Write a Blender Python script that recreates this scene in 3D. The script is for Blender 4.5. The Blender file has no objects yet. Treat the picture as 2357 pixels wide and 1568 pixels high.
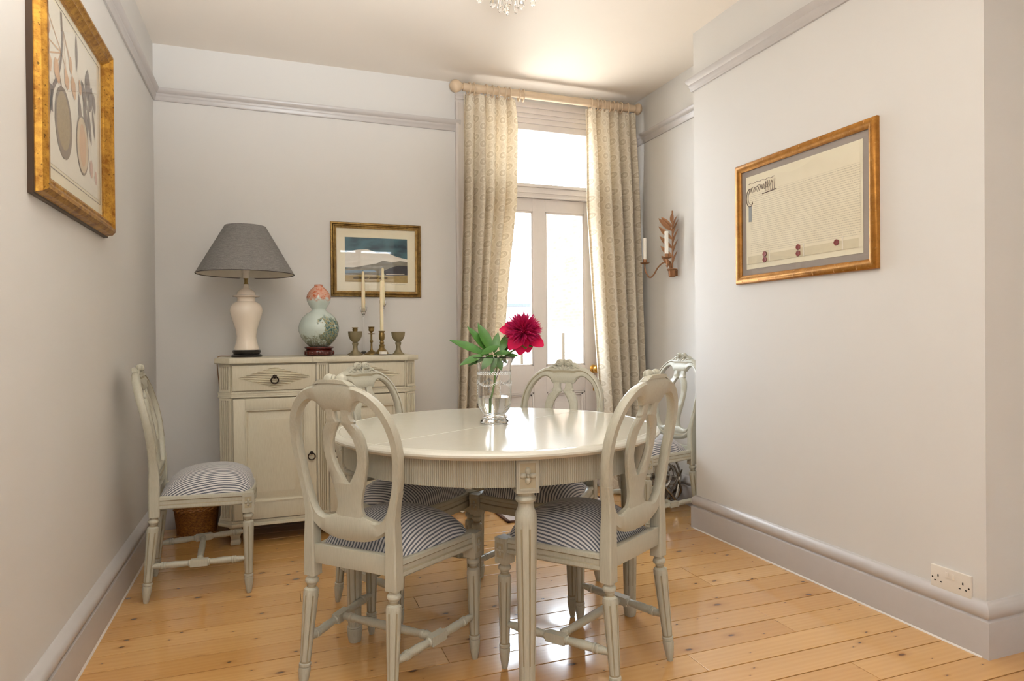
import bpy, bmesh, math, random
from mathutils import Vector, Matrix, Euler
random.seed(7)
SC = bpy.context.scene
COL = SC.collection
PI = math.pi
R = math.radians

# ------------------------------------------------------------------ camera, world, lights, exposure
FPX, YAW, PITCH, ROLL = 1500.0, 20.152, -0.306, -0.511
cam_d = bpy.data.cameras.new('camera'); cam = bpy.data.objects.new('camera', cam_d); COL.objects.link(cam)
cam_d.sensor_width = 36.0; cam_d.lens = FPX / 2357.0 * 36.0; cam_d.clip_start = 0.05; cam_d.clip_end = 300
_y, _p, _r = R(YAW), R(PITCH), R(ROLL)
fw = Vector((math.sin(_y)*math.cos(_p), math.cos(_y)*math.cos(_p), math.sin(_p)))
rt = Vector((math.cos(_y), -math.sin(_y), 0)); up = rt.cross(fw)
rt2 = rt*math.cos(_r) + up*math.sin(_r); up2 = up*math.cos(_r) - rt*math.sin(_r)
m3 = Matrix((rt2, up2, -fw)).transposed()
cam.matrix_world = Matrix.Translation((0, 0, 1.1)) @ m3.to_4x4()
SC.camera = cam

world = bpy.data.worlds.new('world'); SC.world = world; world.use_nodes = True
bg = world.node_tree.nodes['Background']
bg.inputs[0].default_value = (0.80, 0.90, 1.0, 1); bg.inputs[1].default_value = 16.5

def lamp(name, kind, loc, target=None, energy=10, color=(1, 1, 1), size=1, size_y=None):
    d = bpy.data.lights.new(name, kind); o = bpy.data.objects.new(name, d); COL.objects.link(o)
    o.location = loc; d.energy = energy; d.color = color
    if kind == 'AREA':
        d.size = size
        if size_y: d.shape = 'RECTANGLE'; d.size_y = size_y
    if target is not None:
        o.rotation_euler = (Vector(target)-Vector(loc)).to_track_quat('-Z', 'Y').to_euler()
    return o
sun = lamp('sun', 'SUN', (-4, 6, 9), (0, 7.6, 0), energy=17.0, color=(1, .95, .87)); sun.data.angle = R(1.0)
# daylight of the bay at the street end of the room, then added fill lamps
lamp('street_window_daylight', 'AREA', (1.0, -2.15, 1.75), (0.9, 3, 1.2), energy=6, color=(1.0, .98, .96), size=1.7, size_y=1.9)
fcl = lamp('front_fill_light', 'POINT', (-0.05, -0.25, 2.20), None, energy=25, color=(.98, .99, 1.0)); fcl.data.shadow_soft_size = .16  # added fill near the camera, no ceiling fitting belongs to it
upl = lamp('ceiling_bounce_fill', 'SPOT', (0.20, 0.35, 1.35), (0.18, 1.35, 2.82), energy=610, color=(.94, .985, 1.0)); upl.data.spot_size = R(98); upl.data.spot_blend = 1.0; upl.data.shadow_soft_size = .12  # added unseen spot, imitates flash bounced off the ceiling
for nm, loc, tgt, sx, sy in (('door_portal', (1.77, 4.52, 1.6), (1.77, 0, 1.6), 1.0, 2.2),):
    o = lamp(nm, 'AREA', loc, tgt, 1, (1, 1, 1), sx, sy); o.data.cycles.is_portal = True
vs = SC.view_settings
vs.view_transform = 'Standard'; vs.look = 'None'; vs.gamma = 1.0; vs.use_curve_mapping = False
vs.exposure = 0.22

# ------------------------------------------------------------------ materials
class NT:
    def __init__(s, name):
        s.m = bpy.data.materials.new(name); s.m.use_nodes = True; s.t = s.m.node_tree
        s.b = s.t.nodes['Principled BSDF']; s.out = s.t.nodes['Material Output']
    def n(s, typ, **kw):
        nd = s.t.nodes.new(typ)
        for k, v in kw.items(): setattr(nd, k, v)
        return nd
    def l(s, a, b): s.t.links.new(a, b)
    def inp(s, sock, v):
        if hasattr(v, 'is_output') or isinstance(v, bpy.types.NodeSocket): s.l(v, sock)
        else: sock.default_value = v
    def math(s, op, a, b=0.0, c=None):
        nd = s.n('ShaderNodeMath', operation=op); s.inp(nd.inputs[0], a); s.inp(nd.inputs[1], b)
        if c is not None: s.inp(nd.inputs[2], c)
        return nd.outputs[0]
    def mix(s, f, a, b):
        nd = s.n('ShaderNodeMix', data_type='RGBA'); s.inp(nd.inputs[0], f)
        for sk, v in ((nd.inputs[6], a), (nd.inputs[7], b)):
            if isinstance(v, (tuple, list)): sk.default_value = tuple(v)+(1,) if len(v) == 3 else v
            else: s.l(v, sk)
        return nd.outputs[2]
    def coord(s, which='Object', scale=(1, 1, 1), loc=(0, 0, 0)):
        tc = s.n('ShaderNodeTexCoord'); mp = s.n('ShaderNodeMapping')
        mp.inputs['Scale'].default_value = scale; mp.inputs['Location'].default_value = loc
        s.l(tc.outputs[which], mp.inputs['Vector']); return mp.outputs[0]
    def noise(s, vec, scale, detail=3, rough=.55, out=0):
        nd = s.n('ShaderNodeTexNoise'); nd.inputs['Scale'].default_value = scale
        nd.inputs['Detail'].default_value = detail; nd.inputs['Roughness'].default_value = rough
        if vec is not None: s.l(vec, nd.inputs['Vector'])
        return nd.outputs[out]
    def ramp(s, f, stops):
        nd = s.n('ShaderNodeValToRGB'); e = nd.color_ramp.elements
        while len(e) < len(stops): e.new(0.5)
        for el, (p, c) in zip(e, stops):
            el.position = p; el.color = tuple(c)+(1,) if len(c) == 3 else c
        s.inp(nd.inputs[0], f); return nd.outputs[0]
    def bump(s, h, strength=.2, dist=.002):
        nd = s.n('ShaderNodeBump'); nd.inputs['Strength'].default_value = strength; nd.inputs['Distance'].default_value = dist
        s.l(h, nd.inputs['Height']); s.l(nd.outputs[0], s.b.inputs['Normal'])
    def set(s, col=None, rough=None, metal=None, spec=None, **kw):
        if col is not None:
            if isinstance(col, (tuple, list)): s.b.inputs['Base Color'].default_value = tuple(col)+(1,)
            else: s.l(col, s.b.inputs['Base Color'])
        if rough is not None: s.inp(s.b.inputs['Roughness'], rough)
        if metal is not None: s.b.inputs['Metallic'].default_value = metal
        if spec is not None: s.b.inputs['Specular IOR Level'].default_value = spec
        for k, v in kw.items(): s.b.inputs[k].default_value = v
        return s.m

def srgb(r, g, b):
    f = lambda c: (c/255/12.92) if c <= 10 else ((c/255+.055)/1.055)**2.4
    return (f(r), f(g), f(b))

def plain(name, col, rough=.5, metal=0, spec=.5, var=.06, vscale=30, bump=0, **kw):
    n = NT(name); v = n.noise(n.coord('Object'), vscale, 4)
    c2 = tuple(max(0, c*(1-var*2)) for c in col); c1 = tuple(min(1, c*(1+var)) for c in col)
    n.set(n.mix(v, c2, c1), rough, metal, spec, **kw)
    if bump: n.bump(v, bump)
    return n.m

def mat_wall(name, col):
    n = NT(name); v = n.noise(n.coord('Object'), 2.0, 3); v2 = n.noise(n.coord('Object'), 180, 2)
    n.set(n.mix(v, tuple(c*.975 for c in col), tuple(min(1, c*1.02) for c in col)), .55, spec=.25); n.bump(v2, .06, .001); return n.m

def mat_painted(name, col, dark, rough=.36, axis=(60, 60, 4)):
    # brushed antique paint: thin darker glaze strokes along the grain
    n = NT(name); v = n.noise(n.coord('Object', axis), 6, 5, .65); w = n.noise(n.coord('Object'), 9, 2)
    f = n.ramp(v, [(0.32, (.75,)*3), (.62, (0,)*3)])
    f2 = n.math('MULTIPLY', f, n.math('ADD', n.math('MULTIPLY', w, .7), .05))
    n.set(n.mix(f2, col, dark), rough, spec=.45); n.bump(v, .08, .001); return n.m

def mat_floor():
    n = NT('pine_boards')
    g = n.n('ShaderNodeNewGeometry'); oi = n.n('ShaderNodeObjectInfo')
    off = n.n('ShaderNodeCombineXYZ'); n.l(n.math('MULTIPLY', oi.outputs['Random'], 37.0), off.inputs[0]); n.l(n.math('MULTIPLY', oi.outputs['Random'], 11.0), off.inputs[1])
    ad = n.n('ShaderNodeVectorMath', operation='ADD'); n.l(g.outputs['Position'], ad.inputs[0]); n.l(off.outputs[0], ad.inputs[1])
    def mp(sc):
        m = n.n('ShaderNodeMapping'); m.inputs['Scale'].default_value = sc; n.l(ad.outputs[0], m.inputs['Vector']); return m.outputs[0]
    # knots: a sparse voronoi, grain bends round them
    vo = n.n('ShaderNodeTexVoronoi'); vo.voronoi_dimensions = '2D'; vo.inputs['Scale'].default_value = 1.0; n.l(mp((4.6, 9.5, 1)), vo.inputs['Vector'])
    kd = vo.outputs['Distance']
    kr = n.n('ShaderNodeSeparateColor'); n.l(vo.outputs['Color'], kr.inputs[0])
    ksz = n.math('ADD', n.math('MULTIPLY', n.math('POWER', kr.outputs[0], 3.0), .085), .014)
    knot = n.math('SUBTRACT', 1.0, n.math('SMOOTH_MIN', n.math('DIVIDE', kd, ksz), 1.0, .3))
    knot = n.math('MULTIPLY', n.math('MAXIMUM', knot, 0.0), 1.6)
    halo = n.math('SUBTRACT', 1.0, n.math('MINIMUM', n.math('DIVIDE', kd, n.math('MULTIPLY', ksz, 3.2)), 1.0))
    # growth rings as distorted bands across the board
    wv = n.n('ShaderNodeTexWave', bands_direction='Y'); wv.inputs['Scale'].default_value = 9; wv.inputs['Distortion'].default_value = 9
    wv.inputs['Detail'].default_value = 3; wv.inputs['Detail Scale'].default_value = .8; n.l(mp((.16, 1.5, 1)), wv.inputs['Vector'])
    fine = n.noise(mp((5, 220, 1)), 1.0, 3)
    broad = n.noise(mp((.9, 7, 1)), 1.6, 3)
    base = n.ramp(oi.outputs['Random'], [(0, srgb(204, 155, 90)), (.35, srgb(216, 169, 104)), (.7, srgb(196, 145, 80)), (1, srgb(220, 176, 116))])
    c = n.mix(n.math('MULTIPLY', wv.outputs['Fac'], .16), base, srgb(170, 112, 58))
    c = n.mix(n.math('MULTIPLY', n.math('SUBTRACT', 1.0, broad), .30), c, srgb(178, 116, 56))
    c = n.mix(n.math('MULTIPLY', fine, .18), c, srgb(222, 176, 120))
    c = n.mix(n.math('MULTIPLY', halo, .4), c, srgb(140, 80, 36))
    c = n.mix(n.math('MINIMUM', knot, .92), c, srgb(84, 44, 18))
    n.set(c, n.math('ADD', n.math('MULTIPLY', broad, .10), .16), spec=.5)
    n.bump(n.math('ADD', fine, n.math('MULTIPLY', wv.outputs['Fac'], .5)), .03, .001)
    n.b.inputs['Coat Weight'].default_value = .9; n.b.inputs['Coat Roughness'].default_value = .11
    return n.m

def mat_ticking():
    n = NT('ticking_stripe'); tc = n.n('ShaderNodeTexCoord'); sp = n.n('ShaderNodeSeparateXYZ'); n.l(tc.outputs['UV'], sp.inputs[0])
    w = n.math('MULTIPLY', n.math('SUBTRACT', n.noise(n.coord('Object'), 14, 2), .5), .003)
    f = n.math('FRACT', n.math('DIVIDE', n.math('ADD', n.math('ADD', sp.outputs[0], w), 1.0), .0114))
    d = n.math('ABSOLUTE', n.math('SUBTRACT', f, .5))
    msk = n.ramp(d, [(.215, (1, 1, 1)), (.255, (0, 0, 0))])
    fine = n.noise(n.coord('Object', (900, 900, 900)), 1, 1)
    n.set(n.mix(msk, srgb(208, 205, 202), srgb(98, 101, 110)), .85, spec=.2)
    n.b.inputs['Sheen Weight'].default_value = .15; n.bump(fine, .15, .0008); return n.m

def mat_curtain():
    n = NT('medallion_curtain'); tc = n.n('ShaderNodeTexCoord'); sp = n.n('ShaderNodeSeparateXYZ'); n.l(tc.outputs['UV'], sp.inputs[0])
    u, v = sp.outputs[0], sp.outputs[1]
    def lat(ou, ov, pu=.10, pv=.118):
        a = n.math('MULTIPLY', n.math('SUBTRACT', n.math('FRACT', n.math('ADD', n.math('DIVIDE', u, pu), ou)), .5), pu)
        b = n.math('MULTIPLY', n.math('SUBTRACT', n.math('FRACT', n.math('ADD', n.math('DIVIDE', v, pv), ov)), .5), pv)
        return n.math('SQRT', n.math('ADD', n.math('MULTIPLY', a, a), n.math('MULTIPLY', b, b)))
    d = n.math('MINIMUM', lat(0, 0), lat(.5, .5))
    def ring(dd, r, w):
        return n.ramp(n.math('ABSOLUTE', n.math('SUBTRACT', dd, r)), [(w*.55, (1,)*3), (w, (0,)*3)])
    d2 = n.math('MINIMUM', lat(.5, 0), lat(0, .5))
    m = n.math('MAXIMUM', ring(d, .0175, .0028), n.math('MULTIPLY', ring(d, .010, .0026), .6))
    m = n.math('MAXIMUM', m, n.math('MULTIPLY', ring(d2, .011, .003), .5))
    lt = n.math('MAXIMUM', ring(d, .0255, .0030), ring(d, .004, .0035))
    lace = n.noise(n.coord('UV', (1, 1, 1)), 120, 2)
    lt = n.math('MAXIMUM', lt, n.math('MULTIPLY', n.ramp(lace, [(.55, (0,)*3), (.62, (1,)*3)]), .7))
    weave = n.noise(n.coord('UV', (1, 1, 1)), 900, 1)
    col = n.mix(m, n.mix(lt, srgb(218, 207, 187), srgb(233, 225, 210)), srgb(190, 177, 154))
    n.set(col, .85, spec=.15)
    n.bump(weave, .1, .0006)
    tr = n.n('ShaderNodeBsdfTranslucent'); n.l(n.mix(m, srgb(230, 210, 178), srgb(196, 168, 130)), tr.inputs[0])
    mx = n.n('ShaderNodeMixShader'); mx.inputs[0].default_value = .16
    n.l(n.b.outputs[0], mx.inputs[1]); n.l(tr.outputs[0], mx.inputs[2]); n.l(mx.outputs[0], n.out.inputs[0])
    return n.m

def mat_pane(name, refl=1.0, tint=(1, 1, 1)):
    n = NT(name); n.t.nodes.remove(n.b)
    lw = n.n('ShaderNodeLayerWeight'); lw.inputs[0].default_value = .5
    fr = n.n('ShaderNodeMath', operation='MULTIPLY_ADD'); n.l(n.math('POWER', lw.outputs['Facing'], 5.0), fr.inputs[0]); fr.inputs[1].default_value = .48; fr.inputs[2].default_value = .025
    tr = n.n('ShaderNodeBsdfTransparent'); tr.inputs[0].default_value = tuple(tint)+(1,)
    gl = n.n('ShaderNodeBsdfGlossy'); gl.inputs['Roughness'].default_value = .01
    mx = n.n('ShaderNodeMixShader'); n.l(n.math('MULTIPLY', fr.outputs[0], refl), mx.inputs[0])
    n.l(tr.outputs[0], mx.inputs[1]); n.l(gl.outputs[0], mx.inputs[2]); n.l(mx.outputs[0], n.out.inputs[0]); return n.m

def mat_glass(name, col=(1, 1, 1), ior=1.45, rough=0.0):
    n = NT(name); n.set(col, rough); n.b.inputs['Transmission Weight'].default_value = 1; n.b.inputs['IOR'].default_value = ior; return n.m

def mat_gilt(name, a, b, c, rough=.35):
    n = NT(name); v = n.noise(n.coord('Object'), 26, 6, .7); w = n.noise(n.coord('Object', (3, 3, 3)), 40, 3)
    col = n.mix(n.ramp(v, [(.35, (0,)*3), (.6, (1,)*3)]), b, a)
    col = n.mix(n.ramp(w, [(.62, (0,)*3), (.7, (.8,)*3)]), col, c)
    n.set(col, rough, metal=.75); n.bump(w, .15, .001); return n.m

def mat_wicker():
    n = NT('wicker'); v = n.noise(n.coord('Object', (20, 20, 60)), 4, 4)
    n.set(n.ramp(v, [(.3, srgb(86, 50, 18)), (.55, srgb(150, 98, 40)), (.75, srgb(190, 132, 62))]), .5); n.bump(v, .3, .002); return n.m

def mat_linen(name, col):
    n = NT(name)
    a = n.noise(n.coord('Object', (500, 500, 30)), 1, 2); b = n.noise(n.coord('Object', (40, 40, 700)), 1, 2)
    f = n.math('MULTIPLY', n.math('ADD', a, b), .5)
    n.set(n.mix(n.ramp(f, [(.38, (0,)*3), (.62, (1,)*3)]), tuple(c*.72 for c in col), tuple(min(1, c*1.25) for c in col)), .9, spec=.15); n.bump(f, .2, .001); return n.m

def mat_gourd():
    # white porcelain; coral scale pattern on the top bulb, a painted garden scene on the belly
    n = NT('painted_porcelain'); tc = n.n('ShaderNodeTexCoord'); sp = n.n('ShaderNodeSeparateXYZ'); n.l(tc.outputs['Object'], sp.inputs[0])
    z = sp.outputs[2]; x = sp.outputs[0]
    no = n.noise(n.coord('Object'), 38, 3, .6); no2 = n.noise(n.coord('Object', loc=(3, 1, 2)), 90, 4, .7); big = n.noise(n.coord('Object', loc=(9, 4, 2)), 15, 3)
    zz = n.math('ADD', z, n.math('MULTIPLY', n.math('SUBTRACT', no, .5), .11))
    base = srgb(196, 208, 200)
    wave = n.ramp(no2, [(.42, (0,)*3), (.52, (1,)*3)])
    top = n.math('MULTIPLY', n.ramp(zz, [(.322, (0,)*3), (.338, (1,)*3)]), n.math('ADD', n.math('MULTIPLY', n.math('SUBTRACT', 1, wave), .3), .7))
    c = n.mix(top, base, srgb(196, 104, 68))
    c = n.mix(n.math('MULTIPLY', top, n.math('MULTIPLY', wave, .35)), c, srgb(226, 190, 160))
    # belly scene, mostly on the right-hand side and low down
    side = n.ramp(n.math('ADD', n.math('SUBTRACT', x, n.math('MULTIPLY', z, .0)), n.math('MULTIPLY', n.math('SUBTRACT', big, .5), .22)), [(-.03, (0,)*3), (.0, (1,)*3)])
    low = n.ramp(n.math('ADD', z, n.math('MULTIPLY', n.math('SUBTRACT', no, .5), .16)), [(.10, (1,)*3), (.13, (0,)*3)])
    belt = n.ramp(n.math('ADD', z, n.math('MULTIPLY', n.math('SUBTRACT', big, .5), .1)), [(.05, (0,)*3), (.065, (1,)*3), (.215, (1,)*3), (.24, (0,)*3)])
    msk = n.math('MULTIPLY', n.math('MULTIPLY', side, belt), n.ramp(no, [(.33, (0,)*3), (.42, (1,)*3)]))
    scene = n.ramp(no2, [(.25, srgb(40, 52, 44)), (.40, srgb(40, 78, 80)), (.48, srgb(96, 124, 116)), (.53, srgb(150, 160, 140)), (.59, srgb(168, 148, 84)), (.64, srgb(60, 66, 52)), (.74, srgb(96, 62, 58))])
    c = n.mix(msk, c, scene)
    msk2 = n.math('MULTIPLY', low, n.ramp(no2, [(.36, (0,)*3), (.5, (1,)*3)]))
    c = n.mix(n.math('MULTIPLY', msk2, .8), c, srgb(110, 108, 78))
    n.set(c, .12, spec=.6); return n.m

def mat_script():
    # rows of hand-written lines on parchment, in the paper's own plane (object Y along, Z up)
    n = NT('parchment_script'); tc = n.n('ShaderNodeTexCoord'); sp = n.n('ShaderNodeSeparateXYZ'); n.l(tc.outputs['Object'], sp.inputs[0])
    y, z = sp.outputs[1], sp.outputs[2]
    wob = n.math('MULTIPLY', n.math('SUBTRACT', n.noise(n.coord('Object'), 8, 2), .5), .004)
    row = n.math('ABSOLUTE', n.math('SUBTRACT', n.math('FRACT', n.math('DIVIDE', n.math('ADD', n.math('ADD', z, wob), 5.0), .0098)), .5))
    ln = n.ramp(row, [(.14, (1,)*3), (.26, (0,)*3)])
    ink = n.noise(n.coord('Object', (1, 420, 150)), 1, 2)
    ln = n.math('MULTIPLY', ln, n.ramp(ink, [(.42, (0,)*3), (.56, (1,)*3)]))
    iny = n.math('MULTIPLY', n.math('GREATER_THAN', y, -.335), n.math('LESS_THAN', y, .315))
    inz = n.math('MULTIPLY', n.math('GREATER_THAN', z, -.155), n.math('LESS_THAN', z, .14))
    ln = n.math('MULTIPLY', n.math('MULTIPLY', ln, iny), n.math('MULTIPLY', inz, .42))
    st = n.noise(n.coord('Object'), 7, 4)
    pap = n.mix(st, srgb(222, 211, 184), srgb(236, 227, 204))
    n.set(n.mix(ln, pap, srgb(110, 92, 66)), .6, spec=.2); n.bump(st, .3, .004); return n.m

def mat_brick():
    # a gable some sixteen metres off: its bricks are only a few pixels, so the courses are texture
    n = NT('stock_brick'); tc = n.n('ShaderNodeTexCoord'); sp = n.n('ShaderNodeSeparateXYZ'); n.l(tc.outputs['Object'], sp.inputs[0])
    cb = n.n('ShaderNodeCombineXYZ'); n.l(sp.outputs[1], cb.inputs[0]); n.l(sp.outputs[2], cb.inputs[1])
    bt = n.n('ShaderNodeTexBrick'); n.l(cb.outputs[0], bt.inputs['Vector'])
    for k, v in (('Color1', srgb(84, 58, 40)+(1,)), ('Color2', srgb(86, 74, 60)+(1,)), ('Mortar', srgb(92, 87, 80)+(1,)), ('Scale', 1.0), ('Brick Width', .225), ('Row Height', .075), ('Mortar Size', .006)): bt.inputs[k].default_value = v
    v = n.noise(cb.outputs[0], 2.2, 4)
    n.set(n.mix(n.math('MULTIPLY', v, .8), bt.outputs['Color'], srgb(90, 82, 72)), .85, spec=.15); return n.m

WALL = mat_wall('wall_paint', (.69, .667, .635)); CEIL = mat_wall('ceiling_paint', (.85, .775, .69))
TRIM = plain('trim_paint', (.53, .495, .475), .32, spec=.5, var=.02)
DOORP = plain('door_paint', (.70, .64, .60), .35, var=.02)
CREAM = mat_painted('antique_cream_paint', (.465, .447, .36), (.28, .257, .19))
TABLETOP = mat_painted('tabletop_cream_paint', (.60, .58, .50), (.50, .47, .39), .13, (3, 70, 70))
SBOARD = mat_painted('sideboard_cream_paint', (.635, .588, .455), (.45, .39, .275))
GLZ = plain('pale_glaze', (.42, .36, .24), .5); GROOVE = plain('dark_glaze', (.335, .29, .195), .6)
FLOOR = mat_floor(); TICK = mat_ticking(); CURT = mat_curtain()
PANE = mat_pane('window_glass', .9); PICPANE = mat_pane('picture_glass', 1.0)
GLASS = mat_glass('clear_glass'); WATER = mat_glass('water', (.98, 1, 1), 1.33)
FROST = plain('etched_white', (.85, .87, .88), .5)
GILT1 = mat_gilt('antique_gilt', srgb(196, 148, 62), srgb(140, 92, 32), srgb(60, 40, 20), .38)
GILT2 = mat_gilt('bronze_gilt', srgb(140, 112, 62), srgb(104, 78, 40), srgb(60, 46, 26), .4)
GILT3 = mat_gilt('copper_gilt', srgb(180, 126, 58), srgb(152, 102, 42), srgb(188, 146, 88), .42)
DARKW = plain('dark_wood', srgb(64, 44, 26), .4)
MATC = plain('cream_mount', srgb(232, 223, 198), .8, spec=.1, var=.02); PAPER = plain('print_paper', srgb(232, 225, 210), .8, spec=.1, var=.03)
GREYM = plain('grey_mount', srgb(160, 150, 142), .8, spec=.1, var=.03)
BRASS = plain('aged_brass', srgb(142, 118, 70), .38, .75, var=.15)
OLBR = plain('dull_brass', srgb(140, 128, 98), .5, .4, var=.12)
DIRON = plain('dark_iron', srgb(52, 42, 36), .45, .7)
GOLDK = plain('polished_brass', srgb(226, 176, 92), .2, .9)
RUSTG = plain('antique_copper', srgb(150, 106, 72), .45, .6, var=.1)
PORC = plain('cream_porcelain', srgb(236, 222, 204), .08, spec=.6, var=.01)
BLACKL = plain('black_lacquer', srgb(26, 24, 24), .15, spec=.6)
ROSEW = plain('carved_rosewood', srgb(84, 26, 18), .22, spec=.6, var=.2)
SHADE = mat_linen('charcoal_linen', srgb(128, 125, 122)); SHADEIN = plain('shade_lining', srgb(230, 222, 208), .8)
GOURD = mat_gourd(); WAX = plain('ivory_wax', srgb(240, 224, 186), .4, var=.02, **{'Subsurface Weight': .2}); WAXW = plain('white_wax', srgb(244, 238, 226), .4, var=.02)
POLE = plain('limed_wood', srgb(212, 188, 158), .45, var=.1, vscale=14)
WICK = mat_wicker(); PLAST = plain('white_plastic', srgb(226, 218, 206), .3, var=.01); HOLE = plain('socket_hole', srgb(30, 26, 22), .7)
LEAFG = plain('peony_leaf', srgb(66, 118, 38), .38, var=.25, vscale=40); STEMG = plain('peony_stem', srgb(104, 140, 62), .4, var=.15)
def petal_mat(name, a, b):
    n = NT(name); v = n.noise(n.coord('Object'), 24, 3)
    n.set(n.mix(v, a, b), .5, spec=.3)
    tr = n.n('ShaderNodeBsdfTranslucent'); tr.inputs[0].default_value = tuple(min(1, c*1.3) for c in b)+(1,)
    mx = n.n('ShaderNodeMixShader'); mx.inputs[0].default_value = .4
    n.l(n.b.outputs[0], mx.inputs[1]); n.l(tr.outputs[0], mx.inputs[2]); n.l(mx.outputs[0], n.out.inputs[0]); return n.m
PET1 = petal_mat('peony_outer_petal', srgb(206, 14, 84), srgb(232, 30, 104)); PET2 = petal_mat('peony_inner_petal', srgb(166, 34, 98), srgb(218, 52, 116))
SILV = plain('tarnished_silver', srgb(168, 160, 150), .22, .95, var=.1); LOGM = plain('birch_log', srgb(150, 128, 104), .8, var=.25)
BRICK = mat_brick(); MORTAR = plain('pale_mortar', srgb(140, 130, 116), .9); FENCE = plain('bleached_fence', srgb(112, 108, 102), .8); POSTM = plain('weathered_post', srgb(62, 52, 38), .8)
PATIO = plain('pale_paving', srgb(200, 190, 176), .8); RENDER = plain('white_render', srgb(150, 150, 150), .8); SLATE = plain('grey_slate', srgb(48, 54, 62), .7)
BARK = plain('bark', srgb(58, 58, 60), .9); MAT_ = plain('pale_doormat', srgb(196, 186, 182), .95, bump=.4, vscale=200); MATE = plain('mat_edging', srgb(92, 62, 48), .8)
SUBF = plain('floor_gap', srgb(30, 18, 10), .9); CAULK = plain('white_caulk', srgb(222, 214, 204), .7)
CORDM = plain('tan_flex', srgb(150, 116, 84), .5); WFRAME = plain('window_white', (.8, .78, .75), .4, var=.02)

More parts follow.
